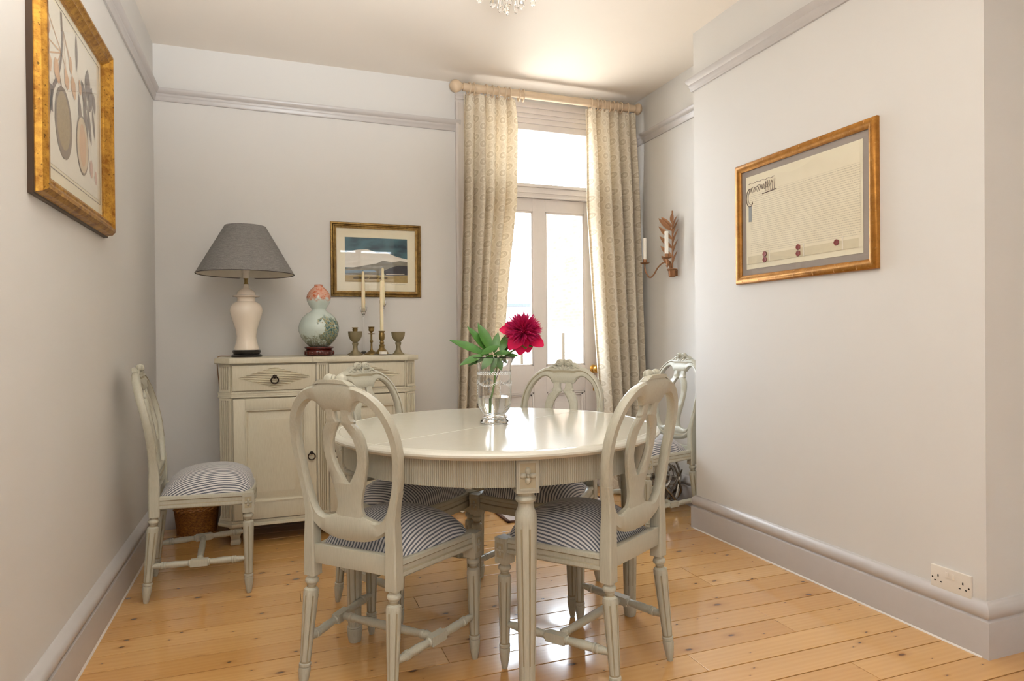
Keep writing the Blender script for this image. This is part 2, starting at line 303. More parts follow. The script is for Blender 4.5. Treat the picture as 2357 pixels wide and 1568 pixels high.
# ------------------------------------------------------------------ mesh helpers
class MB:
    def __init__(s): s.v = []; s.f = []; s.mi = []; s.uv = None
    def add(s, vs, fs, mi=0):
        b = len(s.v); s.v += [tuple(p) for p in vs]; s.f += [tuple(i+b for i in f) for f in fs]; s.mi += [mi]*len(fs); return s
    def box(s, x0, x1, y0, y1, z0, z1, mi=0):
        vs = [(x, y, z) for z in (z0, z1) for y in (y0, y1) for x in (x0, x1)]
        return s.add(vs, [(0, 2, 3, 1), (4, 5, 7, 6), (0, 1, 5, 4), (2, 6, 7, 3), (0, 4, 6, 2), (1, 3, 7, 5)], mi)
    def prism(s, poly, z0, z1, mi=0):
        n = len(poly); vs = [(x, y, z0) for x, y in poly]+[(x, y, z1) for x, y in poly]
        return s.add(vs, [tuple(range(n))[::-1], tuple(range(n, 2*n))]+[(i, (i+1) % n, n+(i+1) % n, n+i) for i in range(n)], mi)
    def loops(s, rings, closed=True, caps=True, mi=0, loop=False, dark=None):
        n = len(rings[0]); vs = [p for r in rings for p in r]; fs = []
        m = len(rings); rng = range(m if loop else m-1)
        for i in rng:
            a, b = i*n, ((i+1) % m)*n
            for j in range(n if closed else n-1):
                k = (j+1) % n; fs.append((a+j, a+k, b+k, b+j))
        if caps and not loop: fs += [tuple(range(n))[::-1], tuple(range((m-1)*n, m*n))]
        k0 = len(s.mi); s.add(vs, fs, mi)
        if dark:
            per = n if closed else n-1
            for q in range(len(rng)*per):
                if dark(q//per, q % per): s.mi[k0+q] = 1
        return s
    def lathe(s, prof, c=(0, 0, 0), seg=24, axis=(0, 0, 1), mod=None, mi=0, caps=True, dark=None):
        """prof: (r, h) along axis from c; mod(r, h, theta) -> radius."""
        ax = Vector(axis).normalized(); t = Vector((1, 0, 0)) if abs(ax.x) < .9 else Vector((0, 1, 0))
        if abs(ax.z) > .999: u, w = Vector((1, 0, 0)), Vector((0, 1, 0))*(1 if ax.z > 0 else -1)
        else: u = t.cross(ax).normalized(); w = ax.cross(u)
        c = Vector(c); rings = []
        for r, h in prof:
            ring = []
            for i in range(seg):
                th = 2*PI*i/seg; rr = mod(r, h, th) if mod else r
                ring.append(tuple(c+ax*h+u*(rr*math.cos(th))+w*(rr*math.sin(th))))
            rings.append(ring)
        return s.loops(rings, True, caps, mi, dark=dark)
    def spindle(s, p0, p1, prof, seg=14, mod=None, mi=0, dark=None):
        """prof: (t 0..1, r)"""
        p0, p1 = Vector(p0), Vector(p1); L = (p1-p0).length
        return s.lathe([(r, t*L) for t, r in prof], p0, seg, p1-p0, mod, mi, dark=dark)
    def tube(s, pts, r, seg=8, mi=0, closed=False, caps=True):
        P = [Vector(p) for p in pts]; n = len(P); rings = []; prev = None
        for i in range(n):
            a = P[(i-1) % n] if (closed or i > 0) else P[i]; b = P[(i+1) % n] if (closed or i < n-1) else P[i]
            t = (b-a).normalized()
            if prev is None:
                h = Vector((0, 0, 1)) if abs(t.z) < .9 else Vector((1, 0, 0)); nrm = t.cross(h).normalized()
            else: nrm = (prev-t*prev.dot(t)).normalized()
            prev = nrm; bi = t.cross(nrm); rr = r[i] if isinstance(r, (list, tuple)) else r
            rings.append([tuple(P[i]+nrm*(rr*math.cos(2*PI*k/seg))+bi*(rr*math.sin(2*PI*k/seg))) for k in range(seg)])
        return s.loops(rings, True, caps, mi, loop=closed)
    def torus(s, c, Rr, r, axis=(0, 0, 1), n=24, seg=8, mi=0):
        ax = Vector(axis).normalized(); h = Vector((1, 0, 0)) if abs(ax.x) < .9 else Vector((0, 1, 0))
        u = ax.cross(h).normalized(); w = ax.cross(u)
        return s.tube([Vector(c)+u*(Rr*math.cos(2*PI*i/n))+w*(Rr*math.sin(2*PI*i/n)) for i in range(n)], r, seg, mi, True)
    def ell(s, c, rx, ry, rz, rot=None, nu=10, nv=6, mi=0):
        M = rot.to_matrix() if rot else Matrix.Identity(3); c = Vector(c); vs = [tuple(c+M@Vector((0, 0, -rz)))]
        for j in range(1, nv):
            ph = -PI/2+PI*j/nv
            for i in range(nu):
                th = 2*PI*i/nu; vs.append(tuple(c+M@Vector((rx*math.cos(ph)*math.cos(th), ry*math.cos(ph)*math.sin(th), rz*math.sin(ph)))))
        vs.append(tuple(c+M@Vector((0, 0, rz)))); fs = []; L = len(vs)-1
        for i in range(nu):
            k = (i+1) % nu; fs.append((0, 1+k, 1+i)); fs.append((L, 1+(nv-2)*nu+i, 1+(nv-2)*nu+k))
            for j in range(nv-2): a = 1+j*nu; fs.append((a+i, a+k, a+nu+k, a+nu+i))
        return s.add(vs, fs, mi)
    def strip(s, A, B, sec, yc, loop=False, mi=0, dark=None):
        """bar between edge polylines A and B given as (x, z); sec: (t, depth); yc(z) -> y of the middle."""
        rings = []
        for (ax, az), (bx, bz) in zip(A, B):
            ring = []
            for t, d in sec:
                x, z = ax+(bx-ax)*t, az+(bz-az)*t; ring.append((x, yc(z)+d, z))
            rings.append(ring)
        return s.loops(rings, True, True, mi, loop=loop, dark=dark)
    def sweep(s, prof, path, mi=0, caps=True, dark=None):
        """prof: (d, z) with d outwards to the left-hand normal of the horizontal path [(x, y)]; mitred."""
        P = [Vector(p) for p in path]; n = len(P); rings = []
        for i in range(n):
            d0 = (P[i]-P[i-1]).normalized() if i > 0 else None; d1 = (P[i+1]-P[i]).normalized() if i < n-1 else None
            n0 = Vector((-d0.y, d0.x)) if d0 else None; n1 = Vector((-d1.y, d1.x)) if d1 else None
            if n0 and n1: b = (n0+n1); b = b/(1+n0.dot(n1))
            else: b = n0 or n1
            rings.append([(P[i].x+b.x*d, P[i].y+b.y*d, z) for d, z in prof])
        return s.loops(rings, True, caps, mi, dark=dark)
    def build(s, name, mats, parent=None, bevel=0, smooth=35, loc=None, kind=None):
        me = bpy.data.meshes.new(name); me.from_pydata(s.v, [], s.f)
        if not isinstance(mats, (list, tuple)): mats = [mats]
        for m in mats: me.materials.append(m)
        if len(mats) > 1: me.polygons.foreach_set('material_index', s.mi)
        bm = bmesh.new(); bm.from_mesh(me)
        bmesh.ops.recalc_face_normals(bm, faces=bm.faces)
        if bevel:
            ed = [e for e in bm.edges if len(e.link_faces) == 2 and e.calc_face_angle(0) > R(35)]
            bmesh.ops.bevel(bm, geom=ed, offset=bevel, segments=2, affect='EDGES', profile=.6, clamp_overlap=True)
        bm.to_mesh(me); bm.free()
        if s.uv:
            ul = me.uv_layers.new(name='UVMap')
            for lp in me.loops: ul.data[lp.index].uv = s.uv[lp.vertex_index]
        if smooth:
            me.polygons.foreach_set('use_smooth', [True]*len(me.polygons)); me.set_sharp_from_angle(angle=R(smooth))
        o = bpy.data.objects.new(name, me); COL.objects.link(o)
        if parent: o.parent = parent
        if loc: o.location = loc
        if kind: o['kind'] = kind
        return o

def tag(o, label, cat, group=None):
    o['label'] = label; o['category'] = cat
    if group: o['group'] = group
    return o
def thing(name, label, cat, loc=(0, 0, 0), rz=0, group=None):
    o = bpy.data.objects.new(name, None); COL.objects.link(o); o.location = loc; o.rotation_euler = (0, 0, rz); o.empty_display_size = .1
    return tag(o, label, cat, group)
def struct(o): o['kind'] = 'structure'; return o
def copy_part(ch, parent):
    c = ch.copy(); COL.objects.link(c); c.parent = parent; c.matrix_parent_inverse = ch.matrix_parent_inverse.copy(); return c
def dup(root, loc, rz, label):
    r = root.copy(); COL.objects.link(r); r.location = loc; r.rotation_euler = (0, 0, rz); r['label'] = label
    for ch in list(root.children):
        c = copy_part(ch, r)
        for g in list(ch.children): copy_part(g, c)
    return r
def lerp(tab, t):
    for (a, b), (c, d) in zip(tab, tab[1:]):
        if t <= c: return b+(d-b)*max(0, (t-a))/(c-a)
    return tab[-1][1]
def smoothpts(pts, n=3):
    """Catmull-Rom through 2-D/3-D points."""
    P = [Vector(p) for p in pts]; out = []
    for i in range(len(P)-1):
        p0, p1, p2, p3 = P[max(i-1, 0)], P[i], P[i+1], P[min(i+2, len(P)-1)]
        for k in range(n):
            t = k/n; out.append(.5*((2*p1)+(p2-p0)*t+(2*p0-5*p1+4*p2-p3)*t*t+(3*p1-p0-3*p2+p3)*t**3))
    out.append(P[-1]); return [tuple(p) for p in out]

# ------------------------------------------------------------------ room shell
XL, XR, XA, YB, HC = -.636, 2.264, 2.531, 4.256, 2.818
Y1, Y0, YF = 3.132, 1.519, -2.4
T = .12
DX0, DX1, DZ = 1.27, 2.275, 2.66           # door opening
WX0, WX1, WZ0, WZ1 = .1, 1.95, .55, 2.62   # street window opening
struct(MB().box(XL-T, XL, YF-T, YB+.3, 0, HC).build('wall_left', WALL))
struct(MB().box(XA, XA+T, YF-T, Y0, 0, HC).box(XR, XA+T, Y0, Y1, 0, HC).box(XA, XA+T, Y1, YB+.3, 0, HC).build('wall_right', WALL))
struct(MB().box(XL-T, DX0, YB, YB+.3, 0, HC).box(DX0, DX1, YB, YB+.3, DZ, HC).box(DX1, XA+T, YB, YB+.3, 0, HC).build('wall_back', WALL))
struct(MB().box(XL-T, WX0, YF-.25, YF, 0, HC).box(WX1, XA+T, YF-.25, YF, 0, HC).box(WX0, WX1, YF-.25, YF, 0, WZ0).box(WX0, WX1, YF-.25, YF, WZ1, HC).build('wall_front', WALL))
struct(MB().box(XL-T, XA+T, YF-.25, YB+.3, HC, HC+.1).build('ceiling', CEIL))

fl = struct(MB().box(XL-T, XA+T, YF-.25, YB+.3, -.08, -.012).build('floor', SUBF))
PW = .1205
k0 = int((YF-1.539)/PW)-1
row = k0
while True:
    ya = 1.539+PW*row; yb = ya+PW-.0042
    if ya > YB-.02: break
    yb = min(yb, YB); ya2 = max(ya, YF)
    xe = XA if (ya > Y1 or ya < Y0) else XR
    q = row % 4
    cuts = {0: [1.806], 1: [.55], 2: [1.33 if row % 8 else 2.09], 3: [.1, 1.806]}[q] if row > -6 else [1.0]
    if ya > 3.2: cuts = [.9] if row % 2 else [1.9]
    xs = [XL+.0]+cuts+[xe]
    for a, b in zip(xs, xs[1:]):
        if yb-ya2 < .01 or b-a < .05: continue
        dz = random.uniform(-.0008, .0006)
        bb = MB().box(a+.0006, b-.0006, ya2, yb, -.012, dz).build('floorboard', FLOOR, fl, bevel=.001, smooth=0)
        struct(bb)
    row += 1

RAILP = [(0, 2.488), (.010, 2.488), (.014, 2.494), (.014, 2.508), (.019, 2.513), (.019, 2.527), (.024, 2.531), (.031, 2.540), (.035, 2.552), (.035, 2.558), (.02, 2.562), (0, 2.562)]
SKP = [(0, .188), (.005, .187), (.009, .180), (.017, .174), (.023, .163), (.024, .150), (.020, .138), (.014, .131), (.015, .127), (.021, .124), (.022, .118), (.022, 0), (0, 0)]
def trimrun(name, prof, path, mat=TRIM): return struct(MB().sweep(prof, path).build(name, mat, smooth=50))
trimrun('trim_1', RAILP, [(1.2, YB), (XL, YB), (XL, YF)])
trimrun('trim_2', RAILP, [(XA, YF), (XA, Y0), (XR, Y0), (XR, Y1), (XA, Y1), (XA, YB-.03)])
trimrun('baseboard_left', [(d*1.3, z) for d, z in SKP], [(XL, YB), (XL, YF)])
trimrun('baseboard_back', SKP, [(1.2, YB), (XL+.03, YB)])
trimrun('baseboard_right', SKP, [(XA, YF), (XA, Y0), (XR, Y0), (XR, Y1), (XA, Y1), (XA, YB)])
struct(MB().sweep([(.022, .006), (.0245, .0035), (.026, 0), (.022, 0)], [(XR, Y0), (XR, Y1)]).build('trim_3', CAULK))
struct(MB().sweep([(.0285, .009), (.031, .005), (.033, 0), (.0285, 0)], [(XL, YB-.2), (XL, YF)]).build('trim_4', CAULK))

# ------------------------------------------------------------------ garden door, transom and casing
DW, DY = .45, 4.285
DC = 1.785
dl, dr = DC-DW, DC+DW
casing = MB()
for sx, x in ((-1, DX0), (1, DX1)):
    pts = [(0, 0), (.055, 0), (.06, .012), (.10, .014), (.11, .022), (.13, .024), (.13, .0)]
    casing.prism([(x+sx*(-.02+d), YB-dep) for d, dep in [(0, .0), (0, .012), (.055, .014), (.062, .022), (.10, .024), (.108, .030), (.125, .030), (.125, 0)]], 0, DZ+.02)
    casing.box(min(x, x-sx*.045), max(x, x-sx*.045), YB-.004, YB+.14, 0, DZ)
for i, (z0, z1, dep) in enumerate([(2.60, 2.635, .006), (2.635, 2.662, .016), (2.662, 2.70, .022), (2.70, 2.722, .032), (2.722, 2.742, .024)]):
    casing.box(DX0-.105, DX1+.105, YB-dep, YB+.14, z0, z1)
struct(casing.build('trim_5', DOORP, bevel=.003))
tw = bpy.data.objects.new('window_1', None); COL.objects.link(tw); struct(tw)
m = MB().box(DX0+.045, DX1-.045, YB+.005, YB+.09, 2.555, 2.60).box(DX0+.045, DX0+.10, YB+.01, YB+.09, 2.16, 2.56).box(DX1-.10, DX1-.045, YB+.01, YB+.09, 2.16, 2.56)
m.build('sash_frame', DOORP, tw, bevel=.004)
MB().box(DX0+.045, DX1-.045, YB-.012, YB+.10, 2.085, 2.150).box(DX0+.045, DX1-.045, YB-.024, YB+.10, 2.150, 2.172).box(DX0+.045, DX1-.045, YB-.018, YB+.1, 2.108, 2.116).box(DX0+.045, DX1-.045, YB-.018, YB+.1, 2.082, 2.090).build('transom_bar', DOORP, tw, bevel=.003)
MB().box(DX0+.09, DX1-.09, YB+.055, YB+.059, 2.165, 2.56).build('pane', PANE, tw, smooth=0)
door = bpy.data.objects.new('door_1', None); COL.objects.link(door); door.location = (0, 0, 0); struct(door)
gx = [(dl+.105, DC-.047), (DC+.047, dr-.095)]
for a, b in ((dl, dl+.105), (DC-.047, DC+.047), (dr-.095, dr)):
    MB().box(a, b, DY, DY+.045, .01, 2.08).build('stile', DOORP, door, bevel=.002)
for (a, b) in gx:
    MB().box(a, b, DY, DY+.045, 1.99, 2.08).build('rail', DOORP, door, bevel=.002)
    MB().box(a, b, DY, DY+.045, .705, .892).build('rail', DOORP, door, bevel=.002)
    MB().box(a, b, DY, DY+.045, .01, .22).build('rail', DOORP, door, bevel=.002)
    MB().box(a, b, DY+.02, DY+.024, .892, 1.99).build('pane', PANE, door, smooth=0)
    bead = MB()
    for z0, z1, aa, bb in ((.892, .906, a, b), (1.976, 1.99, a, b), (.892, 1.99, a, a+.013), (.892, 1.99, b-.013, b)):
        bead.box(aa, bb, DY+.004, DY+.020, z0, z1)
    bead.build('glazing_bead', DOORP, door, bevel=.003)
    pn = MB().box(a, b, DY+.022, DY+.030, .22, .705)
    for q, dep in ((0, .002), (.014, .010)):
        for z0, z1, aa, bb in ((.705-q-.014, .705-q, a+q, b-q), (.22+q, .22+q+.014, a+q, b-q), (.22+q, .705-q, a+q, a+q+.014), (.22+q, .705-q, b-q-.014, b-q)):
            pn.box(aa, bb, DY+dep, DY+.024, z0, z1)
    pn.box(a+.07, b-.07, DY+.012, DY+.026, .29, .635)
    pn.build('door_panel', DOORP, door, bevel=.003)
kn = MB().lathe([(0, 0), (.010, 0), (.010, .022), (.016, .026), (.027, .036), (.030, .050), (.026, .064), (.014, .072), (0, .073)], (dr-.028, DY-.006, .862), 20, (0, -1, 0)).build('door_knob', GOLDK, door)
MB().lathe([(0, 0), (.030, 0), (.030, .003), (.024, .007), (0, .008)], (dr-.028, DY, .862), 20, (0, -1, 0)).build('knob_rose', GOLDK, kn)
MB().box(dr-.034, dr-.022, DY-.004, DY, .70, .765).build('escutcheon', GOLDK, door, bevel=.002)
MB().box(dl, dr, DY-.02, DY+.2, 0, .012).build('threshold', POSTM, door, bevel=.002)

# street window behind the camera: frame, panes and louvred shutters
w2 = bpy.data.objects.new('window_2', None); COL.objects.link(w2); struct(w2)
fr = MB()
for a, b in ((WX0, WX0+.06), (WX1-.06, WX1), ((WX0+WX1)/2-.03, (WX0+WX1)/2+.03)): fr.box(a, b, YF-.16, YF-.10, WZ0, WZ1)
for a, b in ((WZ0, WZ0+.06), (WZ1-.06, WZ1), (1.55, 1.60)): fr.box(WX0, WX1, YF-.16, YF-.10, a, b)
fr.build('window_frame', WFRAME, w2)
MB().box(WX0+.05, WX1-.05, YF-.132, YF-.128, WZ0, WZ1).build('pane', PANE, w2, smooth=0)
npan = 3; pw = (WX1-WX0)/npan
for i in range(npan):
    a, b = WX0+i*pw, WX0+(i+1)*pw
    st = MB().box(a, a+.045, YF-.06, YF-.03, WZ0, WZ1).box(b-.045, b, YF-.06, YF-.03, WZ0, WZ1).box(a, b, YF-.06, YF-.03, WZ0, WZ0+.08).box(a, b, YF-.06, YF-.03, WZ1-.08, WZ1).build('shutter_frame', WFRAME, w2)
    sl = MB(); z = WZ0+.12
    while z < WZ1-.1:
        c = math.cos(R(71))*.036; s_ = math.sin(R(71))*.036
        sl.loops([[(x, YF-.045-c, z+s_), (x, YF-.045+c, z-s_), (x, YF-.045+c, z-s_+.007), (x, YF-.045-c, z+s_+.007)] for x in (a+.045, b-.045)]); z += .072
    sl.build('louvre_slats', WFRAME, st, kind='stuff')
MB().box(WX0-.08, WX1+.08, YF-.01, YF+.05, WZ0-.04, WZ0).build('window_sill', WFRAME, w2, bevel=.004)

# ------------------------------------------------------------------ Gustavian chair
def yb(z): return lerp([(.30, -.165), (.55, -.166), (.65, -.173), (.72, -.181), (.80, -.197), (.89, -.221), (.94, -.236), (1.0, -.256)], z)
def flute(n_, depth, h0, h1):
    def f(r, h, th):
        if h < h0 or h > h1: return r
        return r*(1-depth*max(0, math.cos(n_*th))**6)
    return f
def petals(mb, c, fdir, side, rad, n=4, th=.004, upv=Vector((0, 0, 1))):
    """four-petalled carved rosette on a face with outward normal fdir."""
    c = Vector(c); f = Vector(fdir).normalized(); s_ = f.cross(upv).normalized()
    for i in range(n):
        a = i*2*PI/n
        d = s_*math.cos(a)+upv*math.sin(a)
        M = Matrix((d, f.cross(d), f)).transposed()
        mb.ell(c+d*rad*.58, rad*.46, rad*.36, th, M.to_quaternion(), 10, 6)
    mb.ell(c+f*th*.4, rad*.24, rad*.24, th*1.2, Matrix((s_, f.cross(s_), f)).transposed().to_quaternion(), 8, 6)
LEGP = [(.0, .0085), (.03, .0115), (.13, .0165), (.185, .0185), (.2, .0165), (.205, .0185), (.235, .0185), (.24, .0165)]
def turned_leg(mb, foot, top, r0=.0165, r1=.0235):
    prof = [(0, .0085), (.02, .0105), (.10, .0155), (.17, .0185), (.195, .0175), (.2, .0155), (.207, .0185), (.228, .0185), (.235, .0160), (.25, r0)]
    for i in range(1, 9): prof.append((.25+.57*i/8, r0+(r1-r0)*i/8))
    prof += [(.845, r1), (.87, r1*.93), (.885, .0145), (.905, .0135), (.92, .016), (.932, .0205), (.948, .0215), (.962, .0195), (.97, .016), (.985, .016), (1, .021)]
    L = (Vector(top)-Vector(foot)).length
    i0 = 9
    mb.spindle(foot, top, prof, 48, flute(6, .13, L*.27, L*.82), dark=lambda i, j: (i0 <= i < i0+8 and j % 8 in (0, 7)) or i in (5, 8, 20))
def stretcher_prof(block=True):
    a = [(0, .008), (.05, .010), (.1, .0125), (.125, .0125), (.13, .015), (.145, .015), (.15, .012), (.155, .015), (.17, .015), (.175, .0125), (.26, .0145), (.35, .0125), (.39, .0115), (.4, .0145), (.415, .0145), (.42, .012)]
    return a+[(1-t, r) for t, r in a[::-1]]
def make_chair():
    ch = thing('dining_chair', '', 'chair', group='painted oval-back dining chairs')
    # rear legs: turned foot, square post rising into the oval
    for s in (-1, 1):
        m = MB()
        turned_leg(m, (s*.172, -.2, 0), (s*.158, -.167, .356), .0165, .0235)
        A = [(s*.179, .355), (s*.1785, .40), (s*.178, .46), (s*.175, .52), (s*.174, .56), (s*.182, .61), (s*.192, .65)]
        B = [(s*.136, .355), (s*.137, .40), (s*.138, .46), (s*.138, .52), (s*.140, .56), (s*.154, .61), (s*.165, .65)]
        rings = []
        for (ax, az), (bx, bz) in zip(A, B):
            h = .021 if az < .5 else (.021-.005*min(1, (az-.5)/.1)); y = yb(az); cx = .004*(-1 if ax > bx else 1)
            rings.append([(ax, y-h+.004, az), (ax+cx, y-h, az), (bx-cx, y-h, bz), (bx, y-h+.004, bz), (bx, y+h-.004, bz), (bx-cx, y+h, bz), (ax+cx, y+h, az), (ax, y+h-.004, az)])
        m.loops(rings)
        m.build('leg', [CREAM, GROOVE], ch)
    for s in (-1, 1):
        m = MB(); x = s*.221
        turned_leg(m, (x, .2, 0), (x-s*.004, .2, .355), .0165, .0225)
        bx = x-s*.005
        lg = m.box(bx-.0235, bx+.0235, .2-.0235, .2+.0235, .352, .437).build('leg', [CREAM, GROOVE], ch)
        rs = MB()
        for f in ((0, 1, 0), (s, 0, 0)):
            c = Vector((bx, .2, .396))+Vector(f)*.0235
            sd = Vector(f).cross(Vector((0, 0, 1)))
            for da, dz, w, h in ((0, .0265, .018, .0022), (0, -.0265, .018, .0022), (.0165, 0, .0022, .028), (-.0165, 0, .0022, .028)):
                p = c+sd*da+Vector((0, 0, dz)); e = [abs(sd.x)*w+abs(f[0])*.0015, abs(sd.y)*w+abs(f[1])*.0015, h]
                rs.box(p.x-e[0], p.x+e[0], p.y-e[1], p.y+e[1], p.z-e[2], p.z+e[2])
            p = c+Vector(f)*.0004; e = [abs(sd.x)*.015+abs(f[0])*.0005, abs(sd.y)*.015+abs(f[1])*.0005, .0255]
            rs.box(p.x-e[0], p.x+e[0], p.y-e[1], p.y+e[1], p.z-e[2], p.z+e[2], 1)
            petals(rs, c, f, 1, .0165, 4, .0045)
        rs.build('rosette', [CREAM, GLZ], lg)
    # oval back ring with crest plate and shaped bottom rail
    out = [(0, .482), (.05, .484), (.10, .497), (.14, .522), (.166, .562), (.181, .61), (.194, .66), (.203, .72), (.207, .77), (.203, .82), (.190, .865), (.168, .903), (.138, .932), (.112, .948), (.088, .957), (.066, .962), (.05, .966), (.03, .968), (0, .969)]
    inn = [(0, .561), (.05, .561), (.082, .552), (.112, .551), (.136, .574), (.152, .614), (.165, .66), (.174, .72), (.177, .77), (.173, .815), (.160, .855), (.140, .886), (.115, .907), (.098, .914), (.080, .912), (.064, .900), (.053, .884), (.03, .884), (0, .884)]
    out = smoothpts(out, 2); inn = smoothpts(inn, 2)
    O = out+[(-x, z) for x, z in out[-2:0:-1]]; I = inn+[(-x, z) for x, z in inn[-2:0:-1]]
    sec = [(0, .006), (.12, .014), (.30, .016), (.42, .012), (.55, .012), (.62, .015), (.85, .014), (1, .007), (1, -.008), (.85, -.015), (.15, -.015), (0, -.008)]
    MB().strip(O, I, sec, yb, loop=True, dark=lambda i, j: j == 2).build('back_frame', [CREAM, GROOVE], ch, smooth=40)
    sp = MB(); sec2 = [(0, .004), (.14, .009), (.86, .009), (1, .004), (1, -.006), (.86, -.011), (.14, -.011), (0, -.006)]
    po = [(.047, .890), (.047, .862), (.055, .853), (.052, .846), (.066, .832), (.077, .808), (.082, .775), (.079, .73), (.070, .69), (.061, .655)]
    pi = [(.012, .890), (.013, .870), (.009, .857), (.003, .850), (.008, .843), (.024, .822), (.038, .797), (.046, .755), (.035, .705), (.003, .655)]
    po, pi = smoothpts(po, 2), smoothpts(pi, 2)
    for s in (-1, 1): sp.strip([(s*x, z) for x, z in po], [(s*x, z) for x, z in pi], sec2, yb)
    bo = smoothpts([(.061, .658), (.051, .625), (.046, .595), (.050, .572), (.062, .552)], 2)
    sp.strip([(-x, z) for x, z in bo], bo, sec2, yb)
    sp.build('splat', CREAM, ch, smooth=40)
    # carved flowers and leaves on the crest
    cr = MB(); Y = lambda z: yb(z)+.012
    pl = [(-.072, .962), (-.05, .967), (-.02, .968), (.02, .968), (.05, .967), (.072, .962)]
    ph = [(-.062, .967), (-.046, .978), (-.02, .980), (.02, .980), (.046, .978), (.062, .967)]
    cr.strip(ph, pl, [(0, .008), (1, .014), (1, -.012), (0, -.010)], yb)
    for s in (-1, 1):
        c = Vector((s*.0225, Y(.974)+.002, .977))
        cr.ell(c, .0205, .014, .0190)
        cr.torus(c+Vector((s*.002, .0105, .001)), .0105, .0035, (0, 1, 0), 12, 6)
        cr.ell(c+Vector((0, .013, 0)), .005, .004, .005)
        for dx, z, a, L in ((.052, .966, 20, .022), (.066, .957, 30, .019), (.045, .955, -25, .018), (.020, .950, -55, .015), (.007, .958, -80, .012)):
            cr.ell((s*dx, Y(z), z), L, .006, .0068, Euler((0, s*R(a), 0)).to_quaternion(), 8, 6)
    cr.ell((0, Y(.985), .983), .008, .008, .011); cr.ell((0, Y(.945), .948), .006, .005, .012)
    cr.build('crest_carving', CREAM, ch)
    # seat rails
    prof = [(-.026, .437), (-.004, .439), (.001, .435), (.003, .424), (-.001, .420), (-.001, .406), (.003, .402), (.004, .391), (0, .386), (-.026, .386)]
    for s in (-1, 1):
        path = [(s*.171, -.150), (s*.186, -.06), (s*.203, .04), (s*.217, .12), (s*.227, .178)]
        if s > 0: path = path[::-1]
        MB().sweep(prof, path, dark=lambda i, j: j in (3, 5)).build('seat_rail', [CREAM, GROOVE], ch, smooth=30)
    front = [(x, .211+.026*(1-(x/.195)**2)) for x in (.195, .15, .1, .05, 0, -.05, -.1, -.15, -.195)]
    pf = [(d, z-(.012 if z < .40 else 0)) for d, z in prof]
    MB().sweep([(-d, z) for d, z in pf], front, dark=lambda i, j: j in (3, 5)).build('seat_rail', [CREAM, GROOVE], ch, smooth=30)
    MB().box(-.139, .139, -.178, -.155, .396, .456).build('seat_rail', CREAM, ch, bevel=.003)
    # domed cushion
    n = 18; cu = MB(); vs = []; fs = []
    def hw(y): return lerp([(-.15, .136), (-.135, .15), (-.05, .178), (.1, .203), (.17, .206), (.235, .18)], y)
    for j in range(n+1):
        v = -1+2*j/n; v2 = math.sin(v*PI/2)*.35+v*.65
        for i in range(n+1):
            u = -1+2*i/n; u2 = math.sin(u*PI/2)*.35+u*.65
            yy = -.146+(v2+1)/2*(.356+.022*(1-u2*u2)); xx = hw(min(yy, .214) if abs(u2) > .9 else yy)*u2
            if v2 > .93 and abs(u2) > .85: yy -= .012*(abs(u2)-.85)/.15
            h = ((1-abs(u2)**2.6)**.62)*((1-abs(v2-.06)**2.4 if abs(v2-.06) < 1 else 0)**.55) if abs(u) < 1 and abs(v) < 1 else 0
            vs.append((xx, yy, .436+.098*h))
    for j in range(n):
        for i in range(n): a = j*(n+1)+i; fs.append((a, a+1, a+n+2, a+n+1))
    cu.add(vs, fs); uvs = []
    for j in range(n+1):
        L = [0]
        for i in range(n): L.append(L[-1]+math.hypot(vs[j*(n+1)+i+1][0]-vs[j*(n+1)+i][0], vs[j*(n+1)+i+1][2]-vs[j*(n+1)+i][2]))
        uvs += [(q-L[n//2], vs[j*(n+1)+i][1]) for i, q in enumerate(L)]
    rim = [i for i in range(n+1)]+[j*(n+1)+n for j in range(1, n+1)]+[n*(n+1)+i for i in range(n-1, -1, -1)]+[j*(n+1) for j in range(n-1, 0, -1)]
    cu.add([(vs[i][0], vs[i][1], .425) for i in rim], [tuple(range(len(rim)))]); b = len(vs)
    cu.f += [(rim[k], rim[(k+1) % len(rim)], b+(k+1) % len(rim), b+k) for k in range(len(rim))]; cu.mi += [0]*len(rim)
    cu.uv = uvs+[uvs[i] for i in rim]
    cu.build('cushion', TICK, ch, smooth=60)
    for s in (-1, 1):
        m = MB(); a, b = Vector((s*.219, .2, .15)), Vector((s*.169, -.19, .15)); m.spindle(a, b, stretcher_prof(), 14, dark=lambda i, j: i in (3, 5, 7, 13, 15, 17, 20, 22, 24) and False or i in (3, 12))
        d = (b-a).normalized(); c = (a+b)/2; nn = Vector((-d.y, d.x, 0)); M = [c+d*(sx*.034)+nn*(sy*.0145)+Vector((0, 0, sz*.0145)) for sz in (-1, 1) for sy in (-1, 1) for sx in (-1, 1)]
        m.add(M, [(0, 2, 3, 1), (4, 5, 7, 6), (0, 1, 5, 4), (2, 6, 7, 3), (0, 4, 6, 2), (1, 3, 7, 5)])
        m.build('stretcher', CREAM, ch)
    cp = [(0, .011), (.06, .012), (.08, .015), (.1, .015), (.11, .012), (.12, .0145), (.14, .0145), (.15, .012), (.3, .0135), (.5, .0145)]
    MB().spindle((-.188, .005, .15), (.188, .005, .15), cp+[(1-t, r) for t, r in cp[-2::-1]], 12).build('stretcher', CREAM, ch)
    return ch
chair = make_chair()
